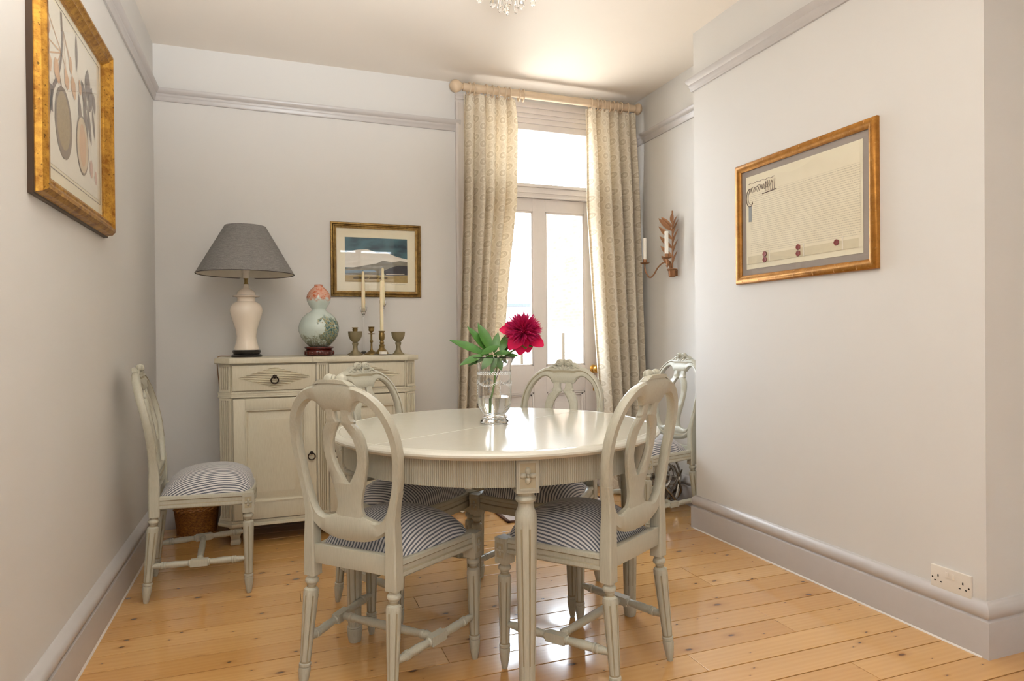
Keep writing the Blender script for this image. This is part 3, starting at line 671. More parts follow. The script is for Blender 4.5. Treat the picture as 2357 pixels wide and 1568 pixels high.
CH = [  # x, y, heading of forward direction (rad), label
    (.341, 2.157, .760, 'painted oval-back chair left of the front table leg, its back to the viewer'),
    (1.003, 1.973, 2.086, 'painted oval-back chair right of the front table leg, turned three-quarters away'),
    (.500, 2.744, -.950, 'painted oval-back chair pushed under the table in front of the sideboard'),
    (1.099, 2.615, -2.427, 'painted oval-back chair across the table in front of the glazed garden door'),
    (-.318, 3.264, .046, 'painted oval-back chair standing against the left wall, seen from its side'),
    (2.092, 3.325, 3.245, 'painted oval-back chair in the alcove by the right curtain, half hidden by the chimney breast')]
for i, (x, y, a, lab) in enumerate(CH):
    if i == 0: chair.location = (x, y, 0); chair.rotation_euler = (0, 0, a-PI/2); chair['label'] = lab
    else: dup(chair, (x, y, 0), a-PI/2, lab)

# ------------------------------------------------------------------ round table
TX, TY, TR, TZ = .79, 2.335, .605, .77
LA = [R(-9.3+90*k) for k in range(4)]; SEAM = R(30)
tb = thing('dining_table', 'round cream painted dining table with reeded apron and fluted turned legs', 'table', (TX, TY, 0))
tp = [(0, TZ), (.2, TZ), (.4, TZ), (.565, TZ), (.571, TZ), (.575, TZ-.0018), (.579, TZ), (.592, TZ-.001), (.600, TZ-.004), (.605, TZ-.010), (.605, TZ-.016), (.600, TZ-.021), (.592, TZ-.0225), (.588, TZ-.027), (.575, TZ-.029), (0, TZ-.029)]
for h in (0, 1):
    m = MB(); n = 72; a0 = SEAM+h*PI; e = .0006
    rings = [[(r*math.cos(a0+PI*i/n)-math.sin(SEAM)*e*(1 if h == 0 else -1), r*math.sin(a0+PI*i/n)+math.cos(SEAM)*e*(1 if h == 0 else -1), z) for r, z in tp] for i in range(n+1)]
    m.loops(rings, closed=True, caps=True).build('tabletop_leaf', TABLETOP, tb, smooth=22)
d_ = Vector((math.cos(SEAM), math.sin(SEAM), 0)); n_ = Vector((-d_.y, d_.x, 0))
MB().add([d_*(.572*i)+n_*(.0012*j)+Vector((0, 0, TZ+k)) for k in (-.004, .0004) for j in (-1, 1) for i in (-1, 1)], [(0, 2, 3, 1), (4, 5, 7, 6), (0, 1, 5, 4), (2, 6, 7, 3), (0, 4, 6, 2), (1, 3, 7, 5)]).build('leaf_seam_glint', plain('seam_glint', (.74, .72, .64), .25), tb, smooth=0)  # paler strip: glint of the joint's bevel put in as colour
RA = .556
for k in range(4):
    a0, a1 = LA[k]+R(3.6), LA[k]+R(86.4); nre = 124; rings = []
    for i in range(nre*5+1):
        a = a0+(a1-a0)*i/(nre*5); r = RA+(0, 0, .0018, .0026, .0018)[i % 5]
        rings.append([(r*math.cos(a), r*math.sin(a), .742), (r*math.cos(a), r*math.sin(a), .658), ((RA-.02)*math.cos(a), (RA-.02)*math.sin(a), .658), ((RA-.02)*math.cos(a), (RA-.02)*math.sin(a), .742)])
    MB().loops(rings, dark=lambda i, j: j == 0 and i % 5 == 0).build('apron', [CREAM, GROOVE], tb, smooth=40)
for k in range(4):
    a = LA[k]; d = Vector((math.cos(a), math.sin(a), 0)); t = Vector((-d.y, d.x, 0)); c = d*.528
    m = MB(); hw_ = .0345
    m.prism([tuple((c+d*(sx*hw_)+t*(sy*hw_)).xy) for sx, sy in ((-1, -1), (1, -1), (1, 1), (-1, 1))], .640, .743)
    pr = [(0, .021), (.012, .023), (.05, .0265), (.072, .0275), (.08, .0245), (.085, .0275), (.09, .0235), (.1, .0235)]
    for i in range(1, 9): pr.append((.1+.73*i/8, .0235+.0095*i/8))
    pr += [(.865, .0330), (.89, .0325), (.905, .029), (.92, .0245), (.935, .023), (.945, .0235), (.95, .0285), (.962, .0315), (.974, .0285), (.978, .025), (.99, .025), (1, .029)]
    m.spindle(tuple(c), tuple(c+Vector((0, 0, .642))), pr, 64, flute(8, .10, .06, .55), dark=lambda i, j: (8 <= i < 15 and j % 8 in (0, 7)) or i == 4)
    lg = m.build('leg', [CREAM, GROOVE], tb)
    rs = MB(); fc = c+d*hw_+Vector((0, 0, .692))
    for da, dz, w, h in ((0, .0405, .0285, .003), (0, -.0405, .0285, .003), (.0262, 0, .003, .043), (-.0262, 0, .003, .043)):
        q = fc+t*da+Vector((0, 0, dz)); rs.add([q+t*(w*i)+Vector((0, 0, h*j))+d*kk for kk in (0, .0028) for j in (-1, 1) for i in (-1, 1)], [(0, 2, 3, 1), (4, 5, 7, 6), (0, 1, 5, 4), (2, 6, 7, 3), (0, 4, 6, 2), (1, 3, 7, 5)])
    rs.add([fc+t*(.0235*i)+Vector((0, 0, .0375*j))+d*kk for kk in (-.001, .0006) for j in (-1, 1) for i in (-1, 1)], [(0, 2, 3, 1), (4, 5, 7, 6), (0, 1, 5, 4), (2, 6, 7, 3), (0, 4, 6, 2), (1, 3, 7, 5)], 1)
    petals(rs, fc, d, 1, .025, 4, .007)
    rs.build('rosette', [CREAM, GLZ], lg)

# ------------------------------------------------------------------ sideboard
sb = thing('sideboard', 'cream painted sideboard with diamond drawer fronts and fluted canted corners', 'sideboard', (0, 0, 0))
SX0, SX1, SYF, SYB, CA = -.268, .778, 3.745, 4.215, .062
def canted(o, yb_=SYB, f=0): return [(SX0-o, yb_), (SX0-o, SYF+CA-o*.4), (SX0+CA-o*.4, SYF-o-f), (SX1-CA+o*.4, SYF-o-f), (SX1+o, SYF+CA-o*.4), (SX1+o, yb_)]
MB().prism(canted(0), .11, .972).build('carcass', SBOARD, sb, bevel=.002)
XS = .205
cp = canted(.026)
lft = [cp[0], cp[1], cp[2], (XS-.001, cp[2][1]), (XS-.001, SYB)]; rgt = [(XS+.001, SYB), (XS+.001, cp[3][1]), cp[3], cp[4], cp[5]]
for pg in (lft, rgt): MB().prism(pg, .972, 1.0).build('top_board', SBOARD, sb, bevel=.004)
MB().prism(canted(.012), .790, .797).prism(canted(.009), .797, .811).prism(canted(.012), .811, .818).build('waist_moulding', SBOARD, sb, bevel=.002)
MB().prism(canted(.016), .105, .122).prism(canted(.008), .122, .137).build('plinth', SBOARD, sb, bevel=.003)
def ring_pull(par, x, z):
    MB().lathe([(0, 0), (.011, 0), (.011, .004), (.006, .006), (.006, .013), (.009, .017), (.006, .022), (0, .023)], (x, SYF-.011, z), 14, (0, -1, 0)).torus((x, SYF-.030, z-.019), .0185, .0035, (0, 1, .12), 22, 8).build('ring_pull', DIRON, par)
for x0, x1 in ((-.203, .218), (.290, .708)):
    dw = MB().box(x0, x1, SYF-.010, SYF+.01, .826, .962).build('drawer', SBOARD, sb, bevel=.002)
    cx, cz, hwd, hh = (x0+x1)/2, .895, (x1-x0)*.435, .056
    m = MB(); nl = 12
    for k in range(nl):
        z0 = cz-hh+2*hh*k/nl; z1 = z0+2*hh/nl
        w = lambda z: hwd*max(0, 1-abs(z-cz)/hh)
        pts = [(cx-w(z0), z0), (cx+w(z0), z0), (cx+w(z1), z1), (cx-w(z1), z1)]
        zm = (z0+z1)/2; wm = w(zm)
        if k: m.box(cx-w(z0), cx+w(z0), SYF-.0112, SYF-.009, z0-.0007, z0+.0007, 1)
        m.loops([[(cx-w(z0), SYF-.010, z0), (cx-wm, SYF-.0155, zm), (cx-w(z1), SYF-.010, z1)], [(cx+w(z0), SYF-.010, z0), (cx+wm, SYF-.0155, zm), (cx+w(z1), SYF-.010, z1)]])
    m.build('diamond_reeding', [SBOARD, GLZ], dw, smooth=0)
    ring_pull(dw, cx, cz+.004)
    MB().box(x0-.003, x1+.003, SYF-.003, SYF, .823, .965).build('shadow_gap', GROOVE, sb)
for x0, x1, hx in ((-.200, .218, .193), (.290, .708, .315)):
    MB().box(x0-.003, x1+.003, SYF-.003, SYF, .138, .787).build('shadow_gap', GROOVE, sb)
    m = MB(); b = .058
    for a0, a1, z0, z1 in ((x0, x0+b, .141, .783), (x1-b, x1, .141, .783), (x0+b, x1-b, .141, .141+b+.03), (x0+b, x1-b, .783-b, .783)): m.box(a0, a1, SYF-.016, SYF, z0, z1)
    dd = m.build('door', SBOARD, sb, bevel=.002)
    a0, a1, z0, z1 = x0+b, x1-b, .141+b+.03, .783-b
    def rect(i, y): return [(a0+i, y, z0+i), (a1-i, y, z0+i), (a1-i, y, z1-i), (a0+i, y, z1-i)]
    MB().loops([rect(0, SYF-.019), rect(.006, SYF-.019), rect(.012, SYF-.006), rect(.018, SYF-.005), rect(.05, SYF-.014), rect(.056, SYF-.015)], caps=False).add(rect(.056, SYF-.015), [(0, 1, 2, 3)]).build('door_panel', SBOARD, dd, smooth=25)
    ring_pull(dd, hx, .477)
def pilaster(p0, p1, z0, z1):
    p0, p1 = Vector(p0+(0,)), Vector(p1+(0,)); t = (p1-p0).normalized(); nrm = Vector((t.y, -t.x, 0)); L = (p1-p0).length; m = MB()
    def bar(a, b, d, z0_, z1_, mi=0):
        m.prism([tuple((p0+t*x+nrm*y).xy) for x, y in ((a, 0), (b, 0), (b, d), (a, d))], z0_, z1_, mi)
    bar(0, L, .004, z0, z1, 1)
    mg = .008; nf = 4; pit = (L-2*mg)/nf
    for k in range(nf+1): bar(mg+k*pit-pit*.24 if k else 0, mg+k*pit+pit*.24 if k < nf else L, .010, z0+.012, z1-.012)
    bar(0, L, .010, z0, z0+.014); bar(0, L, .010, z1-.014, z1)
    m.build('pilaster', [SBOARD, GLZ], sb, bevel=.0012)
for z0, z1 in ((.820, .970), (.138, .789)):
    pilaster((SX0+.004, SYF+CA-.004), (SX0+CA-.004, SYF+.004), z0, z1)
    pilaster((SX1-CA+.004, SYF+.004), (SX1-.004, SYF+CA-.004), z0, z1)
    pilaster((.226, SYF), (.282, SYF), z0, z1)
for x, y in ((SX0+.07, SYF+.055), (SX1-.07, SYF+.055), (SX0+.06, SYB-.05), (SX1-.06, SYB-.05)):
    m = MB(); rings = []
    for h, z in ((.034, .108), (.034, .098), (.024, .088), (.030, .070), (.022, .036), (.019, .028), (.024, .024), (.026, .008), (.022, 0)): rings.append([(x-h, y-h, z), (x+h, y-h, z), (x+h, y+h, z), (x-h, y+h, z)])
    m.loops(rings).build('foot', SBOARD, sb, bevel=.001)

# ------------------------------------------------------------------ things on the sideboard
ST = 1.0
lp = thing('table_lamp', 'white ginger-jar table lamp with charcoal linen shade on the sideboard', 'lamp', (-.14, 4.0, ST))
MB().lathe([(0, 0), (.082, 0), (.083, .008), (.078, .014), (.07, .018), (.074, .026), (.076, .034), (.072, .040), (0, .041)], seg=36).build('base', BLACKL, lp)
MB().lathe([(0, .04), (.066, .04), (.067, .048), (.056, .085), (.052, .115), (.058, .155), (.072, .20), (.084, .24), (.088, .262), (.086, .282), (.074, .302), (.056, .312), (.049, .316), (.048, .334), (.050, .339), (.070, .341), (.074, .344), (.070, .348), (.052, .351), (.050, .358), (.049, .366), (.040, .378), (.026, .386), (.017, .392), (.0145, .398), (.0145, .410), (.012, .414), (0, .414)], seg=40).build('jar', PORC, lp)
MB().lathe([(0, .413), (.013, .413), (.013, .417), (.009, .419), (.009, .440), (.013, .442), (.013, .448), (0, .448)], seg=16).build('socket', BRASS, lp)
MB().lathe([(0, .447), (.017, .447), (.017, .475), (.02, .48), (.028, .51), (.026, .535), (0, .55)], seg=16).build('bulb_holder', PLAST, lp)
pr = [(.262, .468), (.108, .742)]
sh = MB().lathe([(.262, .468), (.263, .470), (.109, .742), (.107, .742), (.105, .740), (.259, .471), (.260, .469), (.262, .468)], seg=64, caps=False).build('shade', SHADE, lp, smooth=25)
MB().lathe([(.258, .472), (.104, .739)], seg=64, caps=False).build('shade_lining', SHADEIN, sh)
MB().torus((0, 0, .470), .2615, .0022, n=64, seg=6).build('shade_trim', plain('shade_edge', srgb(70, 60, 56), .8), sh)
MB().tube(smoothpts([(-.05, .06, .008), (-.10, .09, .004), (-.148, .10, .004), (-.162, .10, -.012), (-.160, .09, -.06), (-.150, .10, -.18), (-.148, .20, -.30)], 5), .003, 6).build('flex', CORDM, lp)

gv = thing('gourd_vase', 'double-gourd porcelain vase with coral top and painted garden scene', 'vase', (.256, 4.0, ST))
gb = MB().lathe([(0, 0), (.070, 0), (.083, .004), (.086, .018), (.082, .030), (.072, .036), (.076, .041), (.083, .045), (.083, .052), (.07, .054), (0, .054)], seg=36, mod=lambda r, h, th: r*(1+.02*math.cos(10*th)) if h < .033 else r).build('stand', ROSEW, gv)
scr = MB()
for i in range(10):
    a = 2*PI*(i+.5)/10; scr.ell((.083*math.cos(a), .083*math.sin(a), .017), .016, .006, .011, Euler((0, 0, a+PI/2)).to_quaternion(), 8, 6)
scr.build('stand_carving', ROSEW, gb, kind='stuff')
MB().lathe([(0, .055), (.052, .055), (.062, .060), (.086, .085), (.104, .112), (.1145, .145), (.115, .17), (.109, .195), (.093, .224), (.068, .248), (.046, .260), (.040, .270), (.043, .280), (.056, .298), (.066, .320), (.069, .342), (.065, .360), (.052, .382), (.036, .398), (.026, .406), (.0235, .412), (.0245, .418), (.021, .419), (.019, .41), (0, .40)], seg=48).build('body', GOURD, gv)

def goblet(name, label, x, y, h, r, mat):
    g = thing(name, label, 'goblet', (x, y, ST), group='small metal goblets on the sideboard')
    MB().lathe([(0, 0), (r*.92, 0), (r*.9, .004), (r*.62, .014), (r*.38, .032), (r*.32, .052), (r*.44, .066), (r*.46, .072), (r*.34, .078), (0, .079)], seg=28).build('stem', mat, g)
    MB().lathe([(0, .077), (r*.4, .079), (r*.72, .092), (r*.95, .112), (r*1.03, h), (r*.98, h), (r*.88, .114), (r*.6, .096), (0, .088)], seg=28).build('cup', mat, g)
    return g
goblet('goblet', 'dull brass goblet in front of a candlestick, nearest the gourd vase', .453, 3.90, .141, .040, OLBR)
goblet('goblet', 'dull brass goblet standing alone near the right end of the sideboard', .705, 3.90, .137, .040, OLBR)
def candlestick(label, x, y, prof, mat=BRASS):
    c = thing('candlestick', label, 'candlestick', (x, y, ST), group='candlesticks on the sideboard')
    MB().lathe(prof, seg=24).build('stem', mat, c); return c
c1 = candlestick('brass candlestick with empty cup, behind the goblet nearest the vase', .476, 4.10, [(0, 0), (.048, 0), (.047, .004), (.03, .014), (.014, .03), (.008, .05), (.007, .08), (.012, .09), (.008, .10), (.007, .135), (.012, .138), (.016, .150), (.0165, .158), (.014, .160), (.02, .165), (.018, .168), (.010, .166), (.009, .145), (0, .143)])
c2 = candlestick('thin brass candlestick with drip pan, between the two goblets', .570, 4.065, [(0, 0), (.045, 0), (.044, .005), (.028, .014), (.012, .024), (.0065, .034), (.006, .072), (.011, .078), (.011, .084), (.006, .090), (.006, .124), (.021, .127), (.021, .130), (.006, .132), (.008, .138), (.0165, .146), (.017, .160), (.014, .163), (.020, .169), (.018, .171), (.01, .169), (.009, .15), (0, .148)])
c3 = candlestick('stout brass candlestick with beaded stem holding a tall ivory candle', .618, 3.965, [(0, 0), (.046, 0), (.045, .005), (.034, .018), (.020, .036), (.014, .046), (.017, .054), (.017, .060), (.011, .064), (.014, .074), (.010, .084), (.016, .094), (.018, .108), (.018, .124), (.014, .134), (.019, .140), (.019, .144), (.012, .143), (.011, .125), (0, .123)])
def candle(label, x, y, z, h, r0, r1, grp='taper candles on the sideboard'):
    c = thing('taper_candle', label, 'candle', (x, y, z), group=grp)
    MB().lathe([(0, 0), (r0, 0), (r0, h*.5), (r1+.001, h-.01), (r1*.6, h-.002), (0, h)], seg=16).build('wax', WAX, c)
    MB().tube([(0, 0, h-.003), (.001, 0, h+.008)], .0009, 5).build('wick', HOLE, c)
candle('tall ivory taper candle in the stout brass candlestick', .618, 3.965, ST+.124, .325, .0108, .0075)
for (x, y, hh, ct, lab, lab2) in ((.536, 4.165, .262, .255, 'tall clear glass candle holder behind the left goblet', 'ivory taper candle in the shorter glass holder, left of the others'), (.656, 4.15, .302, .24, 'taller clear glass candle holder at right behind the stout candlestick', 'ivory taper candle in the taller glass holder, topmost of the three')):
    g = thing('glass_candle_holder', lab, 'candle holder', (x, y, ST), group='clear glass candle holders')
    MB().lathe([(0, 0), (.036, 0), (.036, .004), (.02, .012), (.007, .022), (.0055, .04), (.0055, hh-.03), (.012, hh-.022), (.008, hh-.014), (.014, hh-.004), (0, hh-.003)], seg=20).build('stem', GLASS, g)
    MB().lathe([(0, hh-.004), (.012, hh-.003), (.02, hh+.012), (.0235, hh+.036), (.0225, hh+.037), (.0185, hh+.014), (.012, hh+.006), (0, hh+.005)], seg=20).build('cup', GLASS, g)
    candle(lab2, x, y, ST+hh+.0055, ct, .0118, .0065)
tl = thing('tealight', 'small white tealight on a glass saucer at the front of the sideboard', 'candle', (.606, 3.845, ST))
MB().lathe([(0, 0), (.030, 0), (.052, .004), (.054, .007), (.050, .006), (.03, .003), (0, .003)], seg=28).build('saucer', GLASS, tl)
MB().lathe([(0, .0035), (.022, .0035), (.023, .021), (.021, .022), (.018, .020), (0, .020)], seg=20).build('wax', WAXW, tl)

# ------------------------------------------------------------------ pictures
def frame_mesh(y0, y1, z0, z1, prof, to3):
    """mitred frame; prof: (inset from outer edge, height from wall)."""
    m = MB(); rings = []
    for (cy, cz, sy, sz) in ((y0, z0, 1, 1), (y1, z0, -1, 1), (y1, z1, -1, -1), (y0, z1, 1, -1)):
        rings.append([to3(cy+sy*i, cz+sz*i, h) for i, h in prof])
    m.loops(rings, closed=True, caps=False, loop=True); return m
def quad(y0, y1, z0, z1, h, to3, t=.002):
    m = MB(); vs = [to3(a, b, hh) for hh in (h-t, h) for a, b in ((y0, z0), (y1, z0), (y1, z1), (y0, z1))]
    return m.add(vs, [(3, 2, 1, 0), (4, 5, 6, 7), (0, 1, 5, 4), (1, 2, 6, 5), (2, 3, 7, 6), (3, 0, 4, 7)])
def blob(m, pts, h, to3, mi):
    n = len(pts); m.add([to3(a, b, h) for a, b in pts], [tuple(range(n))], mi)
def ellp(cy, cz, ry, rz, ang=0, n=18, wob=0):
    o = []
    for i in range(n):
        t = 2*PI*i/n; a, b = ry*math.cos(t)*(1+wob*math.sin(3*t+cy*40)), rz*math.sin(t)*(1+wob*math.cos(2*t+cz*30)); c, s_ = math.cos(ang), math.sin(ang); o.append((cy+a*c-b*s_, cz+a*s_+b*c))
    return o
def leafp(cy, cz, L, W, ang, n=7):
    o = []
    for s_ in (1, -1):
        for i in range(n):
            t = i/(n-1) if s_ > 0 else 1-i/(n-1)
            if s_ < 0 and i in (0, n-1): continue
            o.append(((t-.5)*L, s_*W*math.sin(PI*t)**.8))
    c, s_ = math.cos(ang), math.sin(ang); return [(cy+a*c-b*s_, cz+a*s_+b*c) for a, b in o]

# botanical print on the left wall (origin at wall, local y along the wall, z up, x into the room)
LP = thing('framed_print', 'large gilt-framed botanical fruit print on the left wall', 'picture', (XL, 2.60, 1.885), group=None)
t3 = lambda a, b, h: (h, a, b)
fy, fz = .435, .37
frame_mesh(-fy, fy, -fz, fz, [(0, 0), (0, .012), (.006, .018), (.009, .034), (.02, .046), (.03, .047), (.036, .040), (.044, .036), (.05, .038), (.054, .034), (.066, .022), (.07, .020), (.07, 0)], t3).build('frame', GILT1, LP, smooth=30)
frame_mesh(-fy-.001, fy+.001, -fz-.001, fz+.001, [(0, 0), (0, .013), (.004, .016), (.004, 0)], t3).build('frame_edge', DARKW, LP)
quad(-fy+.06, fy-.06, -fz+.06, fz-.06, .010, t3).build('mount', MATC, LP, smooth=0)
quad(-.30, .325, -.245, .265, .0112, t3, .001).build('print_paper', PAPER, LP, smooth=0)
brd = MB()
for a0, a1, b0, b1 in ((-.315, .335, .275, .277), (-.315, .335, -.257, -.255), (-.315, -.313, -.257, .277), (.333, .335, -.257, .277)):
    for q in [quad(a0, a1, b0, b1, .0114, t3, .001)]: brd.add(q.v, q.f)
brd.build('mount_line', GREYM, LP)
mo = MB(); H = .0125
def lp_(Y, z): return (Y-2.60, z-1.885)
def stroke(m, pts, w, mi, h=H):
    for (a, b), (c, d) in zip(pts, pts[1:]):
        n = Vector((-(d-b), c-a)); n = n.normalized()*w/2 if n.length else n
        blob(m, [(a+n.x, b+n.y), (c+n.x, d+n.y), (c-n.x, d-n.y), (a-n.x, b-n.y)], h, t3, mi)
stroke(mo, [lp_(2.45, 2.15), lp_(2.46, 2.06), lp_(2.44, 1.99), lp_(2.41, 1.93), lp_(2.36, 1.88), lp_(2.33, 1.81), lp_(2.29, 1.73)], .018, 0)
stroke(mo, [lp_(2.33, 1.88), lp_(2.335, 1.80)], .04, 0)
stroke(mo, [lp_(2.42, 1.95), lp_(2.45, 1.905)], .008, 0)
blob(mo, ellp(*lp_(2.465, 1.80), .092, .115, .1), H+.0002, t3, 1); blob(mo, ellp(*lp_(2.462, 1.806), .072, .093, .1), H+.0004, t3, 2)
blob(mo, ellp(*lp_(2.685, 1.79), .078, .105, .05), H+.0002, t3, 1); blob(mo, ellp(*lp_(2.685, 1.79), .070, .097, .05), H+.0004, t3, 3); blob(mo, ellp(*lp_(2.685, 1.79), .044, .075, .05), H+.0006, t3, 4)
for Y, z, rr in ((2.30, 2.09, .028), (2.32, 2.05, .022), (2.31, 1.99, .026), (2.32, 1.945, .03), (2.40, 1.945, .036), (2.55, 2.02, .024), (2.50, 1.955, .03), (2.58, 1.955, .034), (2.66, 1.985, .022)): blob(mo, ellp(*lp_(Y, z), rr*.8, rr, .3, 12, .2), H+.0003, t3, 4)
for Y, z in ((2.30, 2.08), (2.31, 1.99), (2.32, 1.95), (2.40, 1.95), (2.50, 1.96)): stroke(mo, [lp_(Y, z+.02), lp_(2.45, 2.02)], .005, 4)
for Y, z in ((2.55, 2.02), (2.58, 1.97), (2.50, 1.96)): stroke(mo, [lp_(Y, z+.01), lp_(2.47, 2.10)], .004, 4)
for Y, z, L, W, a in ((2.62, 2.09, .13, .013, 1.6), (2.76, 2.03, .12, .035, 1.5), (2.80, 1.99, .11, .03, 1.2), (2.85, 1.99, .08, .022, 1.8), (2.71, 1.975, .11, .026, 2.2), (2.655, 1.90, .12, .020, 1.8), (2.73, 1.89, .16, .022, 1.95), (2.78, 1.89, .15, .018, 1.95), (2.84, 1.91, .12, .014, 1.9)): blob(mo, leafp(*lp_(Y, z), L, W, a), H+.0003, t3, 0)
for Y, z, r1 in ((2.80, 1.735, .034), (2.865, 1.715, .026)): blob(mo, ellp(*lp_(Y, z), r1*.6, r1), H+.0003, t3, 5)
mo.build('botanical_print', [plain('print_grey', srgb(126, 112, 100), .8), plain('print_taupe', srgb(132, 116, 98), .8), plain('print_rind', srgb(166, 144, 104), .8, var=.2, vscale=120), plain('print_flesh', srgb(212, 192, 158), .8), plain('print_apricot', srgb(214, 174, 134), .8, var=.1), plain('print_pink', srgb(208, 174, 156), .8)], LP, smooth=0)
quad(-fy+.062, fy-.062, -fz+.062, fz-.062, .0185, t3, .0015).build('glass_pane', PICPANE, LP, smooth=0)

# landscape print above the sideboard
BP = thing('framed_print', 'small bronze-framed landscape print hanging above the sideboard', 'picture', (.634, YB, 1.6025))
b3 = lambda a, b, h: (a, -h, b)
bx, bz = .288, .2365
frame_mesh(-bx, bx, -bz, bz, [(0, 0), (0, .014), (.003, .018), (.012, .020), (.016, .016), (.018, .020), (.022, .021), (.025, .015), (.034, .012), (.037, .012), (.037, 0)], b3).build('frame', GILT2, BP, smooth=30)
quad(-bx+.03, bx-.03, -bz+.03, bz-.03, .005, b3).build('mount', MATC, BP, smooth=0)
im = MB(); L0, L1, B0, B1 = -.199, .199, -.141, .143
blob(im, [(L0, B0), (L1, B0), (L1, B1), (L0, B1)], .0056, b3, 0)
hill = [(L0, .045), (-.12, .065), (-.06, .07), (.0, .05), (.06, .055), (.12, .03), (.16, .02), (L1, .012)]
blob(im, [(L0, -.05)]+hill+[(L1, -.05)], .0058, b3, 1)
blob(im, [(L0, -.06), (.0, -.02), (.04, .0), (.10, -.01), (.15, .0), (L1, -.005), (L1, -.12), (L0, -.12)], .0060, b3, 2)
blob(im, [(.03, -.075), (.09, -.045), (.14, -.03), (L1, -.03), (L1, -.09), (.06, -.095)], .0062, b3, 3)
blob(im, [(L0, -.10), (-.05, -.092), (.08, -.10), (L1, -.095), (L1, B0), (L0, B0)], .0064, b3, 4)
blob(im, [(.06, -.088), (.18, -.083), (.18, -.087), (.06, -.092)], .0066, b3, 1)
for x in (-.12, -.08, -.02, .04): blob(im, ellp(x, -.115, .03, .008, .1), .0066, b3, 5)
blob(im, [(L0, -.07), (-.02, -.06), (.0, -.075), (L0, -.088)], .0062, b3, 6)
def sky():
    n = NT('print_sky'); v = n.noise(n.coord('Object', (1, 1, 2)), 9, 4)
    n.set(n.ramp(v, [(.35, srgb(24, 52, 66)), (.6, srgb(60, 104, 116))]), .7); return n.m
im.build('landscape_print', [sky(), plain('print_snow', srgb(224, 218, 206), .8), plain('print_moor', srgb(140, 134, 120), .8, var=.25, vscale=40), plain('print_rock', srgb(58, 56, 62), .8, var=.2), plain('print_ochre', srgb(170, 146, 92), .8, var=.2, vscale=60), plain('print_dark_ochre', srgb(104, 84, 44), .8), plain('print_loch', srgb(120, 142, 160), .8)], BP, smooth=0)
sg = MB(); stx = [(.09+.012*i*.5, -.1515+.002*math.sin(i*2.1)) for i in range(17)]
sg.tube([b3(a, b, .0056) for a, b in stx], .0006, 4); sg.build('pencil_signature', GREYM, BP)
quad(-bx+.034, bx-.034, -bz+.034, bz-.034, .0105, b3, .0015).build('glass_pane', PICPANE, BP, smooth=0)

# framed deed on the chimney breast
RP = thing('framed_document', 'copper-framed old parchment deed with red wax seals on the chimney breast', 'picture', (XR, 2.342, 1.662))
r3 = lambda a, b, h: (-h, -a, b)
ry, rz_ = .419, .303
frame_mesh(-ry, ry, -rz_, rz_, [(0, 0), (0, .014), (.004, .020), (.014, .025), (.026, .023), (.036, .016), (.041, .012), (.041, 0)], r3).build('frame', GILT3, RP, smooth=40)
ln = MB()
for i in range(-3, 4):
    for s_ in (-1, 1):
        q = [(i*.115+.02*s_, s_*(rz_-.002)), (i*.115+.02*s_+.003, s_*(rz_-.002)), (i*.115+.02*s_+.003, s_*(rz_-.036)), (i*.115+.02*s_, s_*(rz_-.036))]
        ln.add([r3(q[0][0], q[0][1], .0206), r3(q[1][0], q[1][1], .0206), r3(q[1][0], s_*(rz_-.014), .0256), r3(q[0][0], s_*(rz_-.014), .0256), r3(q[1][0], q[2][1], .0166), r3(q[0][0], q[2][1], .0166)], [(0, 1, 2, 3), (3, 2, 4, 5)])
ln.build('gilding_seam', plain('pale_gilt', srgb(226, 178, 116), .45, .5), RP)
quad(-ry+.035, ry-.035, -rz_+.035, rz_-.035, .006, r3).build('mount', GREYM, RP, smooth=0)
dd_ = quad(-.347, .347, -.232, .232, .0075, r3, .0012); dd_.build('parchment_border', MATC, RP, smooth=0)
pm = MB(); n = 40
topz = [.222-.028*max(0, math.sin((i/n)*9.0+.4))*(.4+.6*abs(math.cos(i/n*4)))-(.03 if 10 < i < 26 else 0)*(math.sin((i-10)/16*PI)) for i in range(n+1)]
xs = [-.335+.67*i/n for i in range(n+1)]
pm.add([r3(x, z, .0086) for x, z in zip(xs, topz)]+[r3(x, -.205, .0086) for x in xs], [(i, i+1, n+2+i, n+1+i) for i in range(n)])
# the script shader reads the paper's own plane: local y runs right-to-left here
pm.build('parchment', mat_script(), RP, smooth=0)
ink = plain('faded_ink', srgb(112, 92, 84), .8)
hd = MB()
for k in range(9):
    x0 = -.325+.017*k; z0 = .158+.004*math.sin(k*2)
    pts = [(x0+.010*math.cos(t*.55+k)+.002*t, z0+.013*math.sin(t*.9+k*1.7)+.001*k) for t in range(10)]
    hd.tube([r3(a, b, .0092) for a, b in smoothpts(pts, 2)], .0011, 4)
hd.tube([r3(-.318+.026*math.cos(a*.4), .125+.045*math.sin(a*.4), .0092) for a in range(4, 15)], .0018, 5)
hd.tube([r3(-.312+.018*math.cos(a*.4), .125+.034*math.sin(a*.4), .0092) for a in range(4, 15)], .0010, 5)
for k in range(6): hd.tube([r3(-.21+.012*k, .135, .0092), r3(-.205+.012*k, .185, .0092)], .0016, 4)
hd.tube([r3(-.33+.02*k, .192+.006*(k % 2), .0092) for k in range(10)], .0012, 4)
hd.tube([r3(-.23, .128, .0092), r3(-.135, .134, .0092)], .0022, 4)
hd.build('ornate_heading', ink, RP)
sp_ = quad(-.328, -.306, .005, .085, .0092, r3, .0006); sp_.build('duty_stamp', plain('stamp_blue_grey', srgb(146, 150, 150), .8), RP, smooth=0)
fo = quad(-.335, .325, -.207, -.168, .0093, r3, .0006); fo.build('folded_plica', plain('plica_parchment', srgb(214, 202, 172), .7, var=.06), RP, smooth=0)
